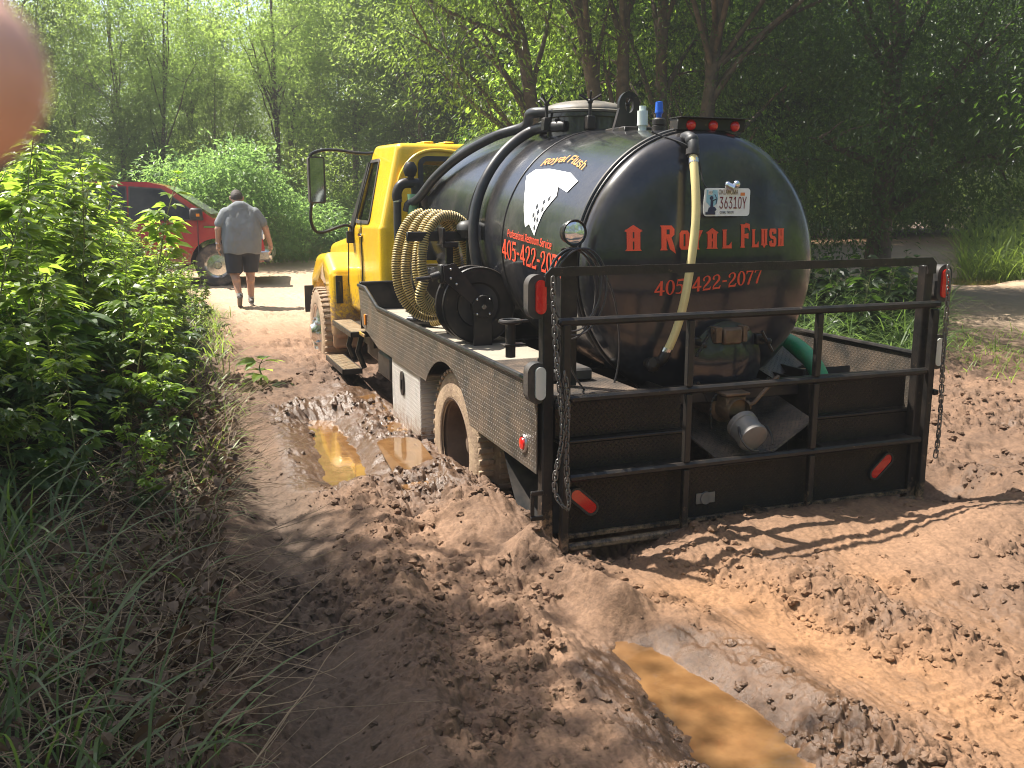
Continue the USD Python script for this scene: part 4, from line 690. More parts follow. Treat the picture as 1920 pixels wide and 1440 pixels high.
# hose rack
part(T, 'hose_rack', cat(bx(1.70, 2.19, 6.62, 6.66, 1.42, 1.49, .006), bx(2.0, 2.05, 6.64, 6.68, .73, 1.42), bx(1.93, 1.95, 6.50, 6.64, 1.40, 1.52), bx(1.93, 2.05, 6.50, 6.53, 1.38, 1.42)), 'black_steel')
# hose reel facing the rear
rx, rz_ = 2.066, 1.0
disc = [(.0, .006), (.055, .006), (.06, -.02), (.14, -.03), (.16, 0), (.235, .008), (.255, .0), (.262, .012), (.268, 0), (.262, -.012), (.2, -.006), (.16, -.014), (.14, -.04), (0, -.04)]
reel = part(T, 'hose_reel', mv(along(lathe(disc, 56), '-y'), (rx, 6.10, rz_)), 'black_steel', smooth=30)
part(reel, 'rear_disc', mv(along(lathe(disc, 56), 'y'), (rx - .0, 6.27, rz_)), 'black_steel', smooth=30); part(reel, 'drum', cyl((rx, 6.12, rz_), (rx, 6.26, rz_), .20, 32), 'hose_black')
part(reel, 'stand', cat(bx(2.0, 2.135, 6.02, 6.04, .73, 1.06, .004), bx(2.0, 2.135, 6.04, 6.34, .73, .742, .002), bx(2.0, 2.135, 6.32, 6.34, .73, 1.06, .004)), 'black_steel')
part(reel, 'hub_plate', cat(mv(along(lathe([(0, .012), (.075, .012), (.08, 0)], 24), '-y'), (rx, 6.018, rz_)), prism(Polygon([(2.06, 1.06), (2.0, 1.01), (1.80, 1.18), (1.79, 1.28), (1.87, 1.30)]), .012, 'xz', 6.02)), 'black_steel', smooth=30)
for x, z in ((-.045, .05), (.045, .05), (-.045, -.05), (.045, -.05), (-.23, .20), (-.19, .16), (-.23, .26)): part(reel, 'bolt', ico((rx + x, 6.004, rz_ + z), .009, 1), 'bright_metal')
part(reel, 'axle_nut', cat(cyl((rx, 5.99, rz_), (rx, 6.01, rz_), .018, 6), cyl((rx, 5.985, rz_), (rx, 6.0, rz_), .011, 10)), 'bright_metal')
part(reel, 'swivel', cat(bx(1.775, 1.835, 6.04, 6.12, 1.16, 1.29, .01), cyl((1.72, 6.08, 1.20), (1.78, 6.08, 1.22), .028, 10), cyl((1.62, 6.1, 1.19), (1.73, 6.1, 1.2), .016, 10), cyl((1.80, 6.08, 1.13), (1.80, 6.08, 1.18), .016, 8)), 'worn_steel')
# work lamp on a flat post
part(T, 'lamp_post', bx(1.975, 2.07, 4.49, 4.502, .73, 1.465, .003), 'black_steel')
wl = part(T, 'work_lamp', mv(along(lathe([(0, -.09), (.035, -.085), (.058, -.05), (.066, 0), (.070, .012), (.066, .02), (.058, .016)], 32), '-y'), (2.03, 4.46, 1.545)), 'worn_steel')
part(wl, 'lens', mv(along(lathe([(.058, .012), (.04, .02), (0, .024)], 32), '-y'), (2.03, 4.46, 1.545)), 'headlight_glass'); part(wl, 'foot', cat(bx(2.0, 2.06, 4.44, 4.5, 1.452, 1.47), cyl((2.03, 4.47, 1.46), (2.03, 4.47, 1.49), .014, 8)), 'cast_brass')
# ------------------------------------------------------------------ things carried on the truck
nl = 3.3; th = np.linspace(.5 * pi, .5 * pi + 2 * pi * nl, 520)
fr = (th - th[0]) / (2 * pi)
cx_ = 1.905 + .04 * fr; cy_ = 6.90 - .085 * fr
loop = np.stack([cx_ + (.222 + .018 * np.sin(th * .7)) * np.cos(th), cy_ + .03 * np.sin(th), 1.195 + .02 * fr + (.40 - .025 * fr) * np.sin(th) - .05 * np.cos(2 * th) * .5], 1)
tail = spline([loop[-1], loop[-1] + [.02, .05, -.2], (2.16, 6.85, .86), (2.05, 7.0, .79), (1.98, 7.1, .775)], 60)
hp = np.vstack([loop, tail[1:]])
sh = thing('suction_hose', 'coiled ribbed yellow and black suction hose hanging on the rack behind the hose reel', 'hose', (1.9, 6.75, .73))
hp = spline(hp[::4], 900)
part(sh, 'hose_wall', tube(hp, .031, 14), 'hose_black', smooth=True)
t_, a_, b_ = rframe(hp); Lh = np.r_[0, np.cumsum(np.linalg.norm(np.diff(hp, axis=0), axis=1))]
si = np.linspace(0, Lh[-1] - .02, int(Lh[-1] / .0175 * 12)); I = lambda A: np.stack([np.interp(si, Lh, A[:, k]) for k in range(3)], 1)
ph = si / .0175 * 2 * pi
part(sh, 'rib', tube(I(hp) + .032 * (np.cos(ph)[:, None] * I(a_) + np.sin(ph)[:, None] * I(b_)), .0066, 5), 'hose_yellow', smooth=True)
part(sh, 'coupling', cat(cyl((2.0, 7.06, .775), (1.93, 7.16, .775), .04, 16), cyl((1.93, 7.16, .775), (1.86, 7.25, .77), .034, 16), bx(1.87, 1.9, 7.1, 7.2, .80, .86, .006)), 'worn_steel')
gh = spline([(3.62, 5.35, .80), (3.72, 5.1, .835), (3.80, 4.93, .80), (3.86, 4.80, .70), (3.88, 4.72, .58), (3.88, 4.68, .44)], 50)
g_ = thing('green_hose', 'smooth green hose end bent over inside the rear of the truck bed', 'hose', (3.8, 4.9, .73)); part(g_, 'hose_wall', tube(gh, .055, 20), 'green_hose', smooth=True)
cc = thing('cable_coil', 'coil of thin black cable hung below the round work lamp', 'cable', (2.02, 4.43, 1.25))
for k in range(4):
    t = np.linspace(0, 2 * pi, 60)[:-1]; w, h = .150 + .010 * math.sin(k * 2.1), .215 + .02 * math.cos(k * 1.7)
    part(cc, 'loop', tube(np.stack([2.02 + .012 * k - .02 + w * np.sin(t), 4.42 - .008 * k + .015 * np.sin(t + k), 1.465 - h + h * np.cos(t) + .01 * k * np.sin(t)], 1), .0055, 6, closed=True), 'hose_black')
part(cc, 'loose_end', tube(spline([(2.06, 4.41, 1.46), (2.22, 4.42, 1.28), (2.30, 4.45, 1.0), (2.31, 4.5, .75), (2.25, 4.5, .62)], 40), .0055, 6), 'hose_black')
part(cc, 'loose_end', tube(spline([(1.87, 4.40, 1.2), (1.93, 4.35, .95), (2.02, 4.36, .78), (2.10, 4.4, .70)], 30), .0055, 6), 'hose_black')
bb = thing('battery_box', 'low black box with finned lid lying on the deck behind the gate', 'box', (2.09, 4.72, .73))
part(bb, 'case', bx(1.95, 2.22, 4.60, 4.88, .73, .80, .012), 'black_rubber'); part(bb, 'lid', cat(bx(1.97, 2.12, 4.64, 4.84, .80, .815, .006), *[bx(1.98, 2.11, y, y + .012, .815, .835, .003) for y in np.arange(4.65, 4.83, .028)]), 'hose_black'); part(bb, 'warning_label', bx(2.03, 2.10, 4.598, 4.600, .745, .765, 0), 'orange_print', smooth=False)
def chain(name, label, pts, pitch=.030, w=.011, r=.0042):
    c = thing(name, label, 'chain', tuple(pts[0]))
    p = spline(pts, 400) if len(pts) > 2 else np.linspace(pts[0], pts[1], 400)
    L = np.r_[0, np.cumsum(np.linalg.norm(np.diff(p, axis=0), axis=1))]; n = int(L[-1] / pitch)
    t = np.linspace(0, 2 * pi, 15)[:-1]; hl = pitch * .5 - w + .011
    ring0 = np.stack([w * np.cos(t), np.zeros(14), w * np.sin(t) + np.sign(np.sin(t)) * hl], 1)
    lv, lf = tube(ring0, r, 5, closed=True)
    for k in range(n):
        s_ = (k + .5) * pitch; q = np.array([np.interp(s_, L, p[:, i]) for i in range(3)]); d = np.array([np.interp(s_ + .01, L, p[:, i]) - np.interp(s_ - .01, L, p[:, i]) for i in range(3)]); d /= np.linalg.norm(d) + 1e-9
        x = np.array([math.cos(k * 1.45 + .4), math.sin(k * 1.45 + .4), 0]) ; x -= d * (x @ d); x /= np.linalg.norm(x); y = np.cross(d, x)
        part(c, 'link', (q + lv[:, :1] * x + lv[:, 1:2] * y + lv[:, 2:] * d, lf), 'chain_steel', smooth=True)
    return c
chain('gate_chain', 'long doubled steel chain hanging down the left post of the gate', [(1.748, 4.07, 1.345), (1.757, 4.065, 1.1), (1.775, 4.06, .88), (1.790, 4.06, .5), (1.806, 4.06, .22), (1.822, 4.055, .205), (1.832, 4.055, .3), (1.822, 4.05, .6), (1.80, 4.05, .92)])
chain('gate_chain', 'thin steel chain hanging down the right post of the gate', [(4.165, 4.07, 1.345), (4.185, 4.07, 1.1), (4.19, 4.07, .8), (4.205, 4.07, .45), (4.195, 4.07, .22)])
# ------------------------------------------------------------------ red pickup behind the weeds
PK = thing('pickup_truck', 'red pickup parked behind the tall weeds beside the walking person', 'pickup', (0, 0, 0), rz=0)
PA = math.radians(-9); PC = np.array([1.05, 18.1, ground_at(1.3, 18.0) - .02])
def pk(m):   # local: x forward from the front axle, y to the left, z up
    v, f = cat(m); c, s_ = math.cos(PA), math.sin(PA)
    return (np.stack([v[:, 0] * c - v[:, 1] * s_, v[:, 0] * s_ + v[:, 1] * c, v[:, 2]], 1) + PC, f)
prof = [(-4.75, .55), (-4.75, 1.12), (-2.55, 1.14), (-2.5, 1.22), (-2.42, 1.82), (-2.2, 1.90), (-1.15, 1.90), (-.85, 1.83), (-.05, 1.26), (.1, 1.21), (.62, 1.16), (.80, 1.05), (.86, .70), (.84, .45), (.45, .42)] + [(.47 * math.cos(t), .42 + .47 * math.sin(t)) for t in np.linspace(0, pi, 14)] + [(-3.18, .42)] + [(-3.65 + .47 * math.cos(t), .42 + .47 * math.sin(t)) for t in np.linspace(0, pi, 14)] + [(-4.6, .5)]
v, f = prism(Polygon(prof).buffer(0), 1.9, 'xz', 0.); v = v.copy()
tum = np.clip((v[:, 2] - 1.15) / .75, 0, 1) * .17; sgn = np.where(v[:, 1] > .95, 1, -1); v[:, 1] = v[:, 1] - sgn * tum
part(PK, 'body', pk((v, f)), 'pickup_red', smooth=30)
def on_side(poly, o, d=.006):
    v, f = fine(prism(poly, d, 'xz', 0), .15); t = np.clip((v[:, 2] - 1.15) / .75, 0, 1) * .17
    return pk((np.stack([v[:, 0], v[:, 1] + t - o - d, v[:, 2]], 1), f))
win = Polygon([(-1.45, 1.24), (-.22, 1.24), (-.92, 1.76), (-1.45, 1.80)]); win2 = Polygon([(-2.35, 1.24), (-1.53, 1.24), (-1.53, 1.80), (-2.28, 1.78)])
for w_ in (win, win2):
    fr_ = part(PK, 'side_window', on_side(w_.buffer(.025), .0, .004), 'black_rubber', smooth=False); part(fr_, 'pane', on_side(w_, .004, .003), 'tank_paint', smooth=False)
part(PK, 'door_seam', cat(on_side(LineString([(-1.49, 1.2), (-1.49, .55)]).buffer(.008), .0, .003), on_side(LineString([(-.30, 1.2), (-.32, .5)]).buffer(.008), .0, .003)), 'black_rubber', smooth=False)
part(PK, 'door_mirror', cat(pk(bx(-.42, -.20, -.20, -.02, 1.22, 1.44, .04))), 'black_rubber'); part(PK, 'mirror_signal', pk(bx(-.3, -.24, -.206, -.2, 1.29, 1.34, .002)), 'amber_lens')
part(PK, 'fender_badge', on_side(sbox(-.20, 1.08, .02, 1.115), .0, .008), 'chrome', smooth=False)
part(PK, 'headlamp', pk(bx(.70, .862, -.004, .35, .86, 1.06, .02)), 'headlight_glass'); part(PK, 'turn_signal', pk(bx(.60, .72, -.008, .1, .86, 1.07, .015)), 'amber_lens')
part(PK, 'front_bumper', pk(bx(.55, .98, -.02, 1.92, .45, .68, .05)), 'bright_metal'); part(PK, 'windshield', pk((np.array([(-.86, .24, 1.80), (-.10, .1, 1.30), (-.10, 1.8, 1.30), (-.86, 1.66, 1.80)]) + [.03, 0, .03], np.array([(0, 1, 2), (0, 2, 3)]))), 'headlight_glass', smooth=False)
part(PK, 'underbody', pk(bx(-4.5, .4, .2, 1.7, .38, .62)), 'dark_inside')
for x in (0, -3.65):
    for y, s_ in ((.15, 1), (1.75, -1)):
        w_ = part(PK, 'wheel', pk(mv(along(lathe([(.22, -.12), (.36, -.13), (.40, -.09), (.40, .09), (.36, .13), (.22, .12)], 36), '-y'), (x, y, .40))), 'tyre_black', smooth=50); part(w_, 'rim', pk(mv(along(lathe([(.22, .10), (.235, .125), (.19, .08), (.08, .09), (.06, .11), (0, .11)], 24), '-y' if s_ > 0 else 'y'), (x, y, .40))), 'bright_metal', smooth=40)
# ------------------------------------------------------------------ the person walking away
def body(bones, e=.03, it=8):
    """(p0, r0, p1, r1) bones as one smoothed skin"""
    mf = m3.Manifold.batch_boolean([hullspheres(*b, n=20) for b in bones], m3.OpType.Add).refine_to_length(e)
    v, f, _ = meshkit.arrays(mf); t = trimesh.Trimesh(v, f, process=True); trimesh.smoothing.filter_taubin(t, iterations=it); return (np.array(t.vertices), np.array(t.faces))
P = thing('person', 'person in grey t-shirt and dark shorts walking away with head bowed', 'person', (1.24, 14.9, ground_at(1.24, 14.9)))
pz = ground_at(1.24, 14.9); W = lambda m: mv(m, (1.24, 14.9, pz))
hip, kn = {}, {}
J = dict(hl=(-.12, .0, .93), hr=(.12, 0, .93), kl=(-.13, .03, .50), kr=(.11, .10, .52), al=(-.09, -.17, .15), ar=(.10, .10, .09), sl=(-.225, .03, 1.395), sr=(.225, .03, 1.395), el=(-.335, -.01, 1.17), er=(.36, .0, 1.17), wl=(-.345, .03, .93), wr=(.43, .06, .93))
J = {k: np.array(v) for k, v in J.items()}
neck, head = np.array([.0, .07, 1.53]), np.array([-.03, .15, 1.625])
bones = [((-.14, .02, 1.36), .10, (.14, .02, 1.36), .10), ((-.10, .0, 1.0), .17, (.10, .0, 1.0), .17), ((-.13, .04, 1.15), .16, (.13, .04, 1.15), .16), ((-.15, .03, 1.32), .12, (.15, .03, 1.32), .12), ((0, .04, 1.40), .065, neck, .060), (neck, .06, head - [0, .02, .04], .06), (head, .088, head + [0, .03, .03], .090), (head + [0, .07, -.05], .06, head, .08),
    (J['sl'], .062, J['el'], .052), (J['el'], .05, J['wl'], .034), (J['sr'], .062, J['er'], .052), (J['er'], .05, J['wr'], .034), (J['sl'], .055, (-.12, .03, 1.36), .08), (J['sr'], .055, (.12, .03, 1.36), .08),
    (J['hl'], .12, J['kl'], .075), (J['hr'], .12, J['kr'], .075), (J['kl'], .07, J['al'], .04), (J['kr'], .07, J['ar'], .042), (J['kl'] + (J['al'] - J['kl']) * .3 + [0, -.02, 0], .066, J['kl'], .06), (J['kr'] + (J['ar'] - J['kr']) * .3 + [0, -.02, 0], .066, J['kr'], .06),
    (head + [-.088, 0, -.01], .018, head + [-.092, -.005, .02], .016), (head + [.088, 0, -.01], .018, head + [.092, -.005, .02], .016), (head + [0, .10, -.03], .016, head + [0, .125, -.06], .016)]
for s_, w_ in ((-1, J['wl']), (1, J['wr'])):
    pm = w_ + [s_ * .004, .015, -.055]; bones.append((w_, .030, pm, .034)); bones.append((pm + [0, .02, .01], .026, pm + [0, -.02, 0], .026))
    for q, ln in zip((-.034, -.012, .011, .033), (.075, .09, .085, .065)):
        k = pm + [0, q + .002, -.02]; m_ = k + [-s_ * .006, .008, -ln * .5]; bones += [(k, .0105, m_, .0095), (m_, .0095, m_ + [-s_ * .022, .012, -ln * .42], .008)]
    tb_ = w_ + [-s_ * .012, .045, -.035]; bones += [(w_ + [0, .02, -.015], .016, tb_, .013), (tb_, .012, tb_ + [-s_ * .01, .018, -.04], .009)]
part(P, 'body', W(body(bones, .018, 6)), 'skin', smooth=True)
def stack_hull(lv, n=24):
    """levels (z, half width, radius, y): hulls between neighbours"""
    S_ = lambda q: [m3.Manifold.sphere(q[2], n).translate([s_ * (q[1] - q[2]), q[3], q[0]]) for s_ in (-1, 1)]
    return [m3.Manifold.batch_hull(S_(p) + S_(q)) for p, q in zip(lv[:-1], lv[1:])]
def skin_of(mfs, e, it):
    mf = m3.Manifold.batch_boolean(mfs, m3.OpType.Add).refine_to_length(e); v, f, _ = meshkit.arrays(mf); t = trimesh.Trimesh(v, f, process=True); trimesh.smoothing.filter_taubin(t, iterations=it); return (np.array(t.vertices), np.array(t.faces))
shirt = skin_of(stack_hull([(.86, .285, .17, .0), (1.0, .30, .185, .0), (1.15, .305, .18, .02), (1.28, .29, .155, .035), (1.38, .27, .12, .04), (1.455, .185, .09, .045), (1.505, .115, .082, .045)]) + [hullspheres((s_ * .205, .03, 1.39), .105, J[k1] * .38 + J[k2] * .62, .088, 24) for s_, k1, k2 in ((-1, 'sl', 'el'), (1, 'sr', 'er'))], .022, 12)
v, f = shirt; v = v.copy(); v += .022 * (meshkit.fbm(v * [11, 11, 4.], 3, 5)[:, None] - .5) * np.array([1, 1.6, 0]); v[:, 2] = np.maximum(v[:, 2], .80 + .012 * np.sin(v[:, 0] * 22))
part(P, 'shirt', W((v, f)), 'grey_shirt', smooth=True)
sh_ = body([((-.12, .0, .92), .165, (.12, .0, .92), .165), (J['hl'] + [-.015, 0, 0], .15, J['kl'] + [-.005, 0, .03], .115), (J['hr'] + [.015, 0, 0], .15, J['kr'] + [.01, 0, .03], .115)], .025, 5)
v, f = sh_; v = v.copy(); v += .010 * (meshkit.fbm(v * [9, 9, 4.], 3, 8)[:, None] - .5) * np.array([1, 1, 0]); v[:, 2] = np.clip(v[:, 2], .505, 1.02)
part(P, 'shorts', W((v, f)), 'shorts_cloth', smooth=True)
hv, hf = body([(head + [0, -.006, .018], .090, head + [0, .026, .042], .091)], .015, 2); part(P, 'hair', W((hv, hf)), 'hair', smooth=True)
for k_, up_, yaw in (('al', .75, 0), ('ar', .0, 0)):
    a = J[k_]; bones = [((0, -.06, -.035), .040, (0, .10, -.045), .036), ((0, .10, -.045), .036, (0, .17, -.05), .028), ((0, -.03, -.02), .045, (0, .02, .03), .044)]
    s0 = body(bones, .02, 3); sol = body([((0, -.07, -.068), .034, (0, .17, -.070), .030)], .02, 1); sol = (sol[0] * [1, 1, .45] + [0, 0, -.042], sol[1])
    for m_, nm, mt in ((s0, 'shoe', 'shoe'), (sol, 'shoe_sole', 'white_sole' if k_ == 'ar' else 'shoe')): part(P, nm, W(mv(rot(m_, [1, 0, 0], -up_, (0, 0, 0)), a)), mt, smooth=True)
    part(P, 'sock', W(cyl(a + [0, 0, .0], a + [0, .01, .06], .05, 14)), 'white_sole')
part(P, 'wristband', W(tube([J['wl'] + [.036 * math.cos(t), .036 * math.sin(t), .03] for t in np.linspace(0, 2 * pi, 17)[:-1]], .007, 6, closed=True)), 'chrome')
# ------------------------------------------------------------------ the viewer's finger at the lens
F0 = EYE + CAM_R @ (np.array([(-108 - 960) / 1750, (140 - 720) / 1750, 1]) * .066)
ax = CAM_R @ np.array([-.86, -.38, -.18]); ax /= np.linalg.norm(ax)
fb_ = [(F0, .0069, F0 + ax * .010, .0076), (F0 + ax * .010, .0074, F0 + ax * .024, .0080), (F0 + ax * .024, .0082, F0 + ax * .046, .0088), (F0 + ax * .046, .009, F0 + ax * .075, .0098)]
FG = thing('finger', 'blurred pink fingertip at the lens in the upper left corner', 'finger', tuple(F0))
part(FG, 'skin', body(fb_, .0012, 4), 'finger_skin', smooth=True)
nn = np.cross(ax, right); nn /= np.linalg.norm(nn); nl_ = body([(F0 + ax * .001 + nn * .0052, .0018, F0 + ax * .009 + nn * .0064, .0020), (F0 + ax * .009 + nn * .0064, .0020, F0 + ax * .009 + nn * .0058 + right * .001, .002)], .0008, 1); part(FG, 'nail', nl_, 'finger_skin', smooth=True)
# ------------------------------------------------------------------ vegetation
def unit(a): return a / (np.linalg.norm(a, axis=-1, keepdims=True) + 1e-9)
def leaves(c, d, n, L, w, fold=.25):
    """folded four-point leaves: base c, tip direction d, face normal n, length L, width w"""
    d = unit(d); s = unit(np.cross(d, n)); n = np.cross(s, d); L = np.asarray(L)[:, None]; w = np.asarray(w)[:, None]
    v = np.stack([c, c + d * L * .45 + s * w * .5 + n * w * fold, c + d * L, c + d * L * .45 - s * w * .5 + n * w * fold], 1).reshape(-1, 3)
    k = np.arange(len(c))[:, None] * 4
    return (v, np.vstack([k + [0, 1, 2], k + [0, 2, 3]]))
def limb(p0, p1, r0, r1, rng, n=7, wob=.12):
    p0, p1 = np.array(p0, float), np.array(p1, float); t = np.linspace(0, 1, n)[:, None]; L = np.linalg.norm(p1 - p0)
    p = p0 + (p1 - p0) * t + np.cumsum(rng.normal(0, wob * L / n, (n, 3)), 0) * np.sin(t * pi) + np.array([0, 0, .10 * L]) * (t * (1 - t)) * 2
    return p, tube(p, np.linspace(r0, r1, n), 7, caps=False)
def tree_parts(seed, H, r, blobs, ncl, nper, L, w, lean=(0, 0), droop=.4, spread=.42, nlimb=14, crown_to=.98):
    """trunk with limbs, and a crown of leaf sprays inside the given blobs (x, y, z, rx, ry, rz)"""
    rng = np.random.default_rng(seed)
    k = 12; t = np.linspace(0, 1, k); base = np.stack([lean[0] * t ** 1.3, lean[1] * t ** 1.3, H * t * .93], 1) + np.cumsum(rng.normal(0, .035 * H / k, (k, 3)) * [1, 1, 0], 0)
    base[0] = (0, 0, -.3)
    rad = r * (1 - .8 * t) * (1 + .45 * np.exp(-t * 14)); wood = [tube(base, rad, 10, caps=False)]
    vol = np.array([b[3] * b[4] * b[5] for b in blobs]) ** .8; ci = rng.choice(len(blobs), ncl, p=vol / vol.sum()); B = np.array(blobs)[ci]
    u = unit(rng.normal(size=(ncl, 3))) * rng.uniform(.45, 1.08, (ncl, 1)) ** .8
    C = B[:, :3] + u * B[:, 3:]; C = C[C[:, 2] > .35]
    for q in C[rng.choice(len(C), min(nlimb, len(C)), replace=False)]:
        z0 = np.clip(q[2] * rng.uniform(.45, .85), .12 * H, .85 * H); p0 = np.array([np.interp(z0, base[:, 2], base[:, i]) for i in range(3)]); rr = np.interp(z0, base[:, 2], rad) * .5
        p, m = limb(p0, q, rr, .008, rng); wood.append(m)
        for j in (3, 4, 5):
            q2 = C[np.argmin(np.linalg.norm(C - p[j] - rng.normal(0, .5, 3), axis=1))]; wood.append(limb(p[j], q2, rr * .4, .005, rng, 5)[1])
    n = len(C) * nper; cc = np.repeat(C, nper, 0); sz = np.repeat(rng.uniform(.6, 1.35, len(C)), nper)[:, None]
    off = rng.normal(size=(n, 3)) * np.array([1, 1, .55]) * spread * sz
    pos = cc + off; d = unit(off + rng.normal(size=(n, 3)) * .4) + np.array([0, 0, -droop]); nr = rng.normal(size=(n, 3)) * .55 + [0, 0, 1]
    s = rng.uniform(.6, 1.25, n)
    return cat(*wood), leaves(pos, d, nr, L * s, w * s)
def tree(name, label, group, loc, bark, leaf, rz=0., s=1., **k):
    w, l = tree_parts(**k); t = thing(name, label, 'tree', loc, group, rz=rz, sc=s)
    part(t, 'trunk', w, bark, smooth=True, local=True); part(t, 'crown', l, leaf, smooth=False, local=True)
    return t
gz = ground_at
rng = np.random.default_rng(7)
# --- far forest edge
FAR = []
kinds = [dict(seed=11, H=12.5, r=.13, ncl=262, nper=78, spread=.36, L=.15, w=.075, blobs=[(0, 0, 8.5, 2.4, 2.4, 4.), (.4, .3, 4.2, 2., 2., 2.2)]),
         dict(seed=12, H=13.5, r=.11, ncl=227, nper=78, spread=.36, L=.14, w=.07, lean=(.8, .3), blobs=[(.6, .2, 9.5, 2.2, 2.2, 3.6), (-.8, .3, 5.4, 1.2, 1.2, 1.3), (1.2, -.4, 4., 1., 1., 1.)]),
         dict(seed=13, H=10.5, r=.10, ncl=245, nper=78, spread=.36, L=.15, w=.075, lean=(-.7, 0), blobs=[(-.4, 0, 6.5, 2.3, 2.3, 3.6), (0, 0, 2.6, 1.8, 1.8, 1.8)]),
         dict(seed=14, H=14., r=.15, ncl=210, nper=78, spread=.36, L=.16, w=.08, lean=(.3, -.5), blobs=[(0, 0, 10, 2.7, 2.7, 3.4), (1.5, 0, 6., 1.3, 1.3, 1.2), (-1.4, .6, 4.6, 1.3, 1.3, 1.1)])]
LBL = ['tall leafy tree standing in the hazy forest edge beyond the track', 'slender bare-stemmed tree in the forest edge beyond the track', 'low branched bushy tree in the forest edge beyond the track', 'high crowned tree with sparse lower branches in the forest edge beyond the track']
def polar(a, r): a = math.radians(a); return r * math.sin(a), r * math.cos(a)
spots = []
for r0, a0, a1, n in ((27, -16, 24, 13), (31.5, -18, 30, 16), (37, -20, 58, 22), (45, -22, 60, 16)):
    for k in range(n): spots.append((a0 + (a1 - a0) * (k + rng.uniform(.1, .9)) / n, r0 + rng.uniform(-1.6, 1.6)))
for k, (a, r_) in enumerate(spots):
    x, y = polar(a, r_); q = k % 4; loc = (x, y, gz(x, y) - .1); s = rng.uniform(.47, .70) if a < 8 else rng.uniform(.66, .9); rz = rng.uniform(0, 2 * pi)
    if k < 4: FAR.append(tree('forest_tree', LBL[q], ['tall leafy trees in the forest edge', 'slender trees in the forest edge', 'bushy trees in the forest edge', 'high crowned trees in the forest edge'][q], loc, 'bark' if q % 2 else 'bark_pale', 'leaf_far', rz=rz, s=s, **kinds[q]))
    else: dup(FAR[q], loc, rz, s)
# --- undergrowth in front of the forest
def bush(name, label, group, loc, leaf, seed, blobs, ncl, nper, L, w, rz=0., s=1., droop=.2, spread=.26, cat_='bush'):
    rg = np.random.default_rng(seed); st = []
    wd, lv = tree_parts(seed, max(b[2] + b[5] * .6 for b in blobs), .03, blobs, ncl, nper, L, w, droop=droop, spread=spread, nlimb=16)
    t = thing(name, label, cat_, loc, group, rz=rz, sc=s); part(t, 'stem', wd, 'weed_stem', smooth=True, local=True); part(t, 'foliage', lv, leaf, smooth=False, local=True); return t
under = bush('undergrowth_bush', 'rounded green bush of the undergrowth before the forest edge', 'undergrowth bushes', (*polar(14, 25.5), gz(*polar(14, 25.5))), 'leaf_far', 21, [(0, 0, .9, 1.3, 1.3, 1.0), (.8, .3, .7, .8, .8, .7)], 110, 60, .11, .055)
for k in range(34):
    a = -15 + 44 * (k + rng.uniform(0, 1)) / 34; r_ = rng.uniform(25.5, 30.5)
    if 3 < a < 11 and r_ < 27.5: r_ = 29
    x, y = polar(a, r_); dup(under, (x, y, gz(x, y) - .05), rng.uniform(0, 6), rng.uniform(.7, 1.5))
for k in range(16):
    a = 34 + 30 * (k + rng.uniform(0, 1)) / 16; x, y = polar(a, rng.uniform(30, 34)); dup(under, (x, y, gz(x, y) - .05), rng.uniform(0, 6), rng.uniform(.9, 1.7))
x, y = polar(4.3, 22.3)
bush('ragweed_clump', 'big pale green clump of tall weeds behind the walking person', None, (x, y, gz(x, y)), 'leaf_bush', 31, [(0, 0, 1.35, 1.1, 1., 1.35), (-.9, .2, 1.1, .9, .8, 1.1), (1.0, .2, .9, .8, .8, .9), (.2, .2, 2.1, .6, .6, .7), (-1.5, .4, 1.1, .7, .7, 1.2)], 330, 60, .125, .045, cat_='bush')
x, y = polar(8.2, 24.)
bush('ragweed_clump', 'smaller yellow green weed clump between the person and the truck mirror', None, (x, y, gz(x, y)), 'leaf_bush', 32, [(0, 0, .7, 1.1, .8, .7), (1.2, .1, .5, .8, .6, .5)], 120, 60, .11, .05)
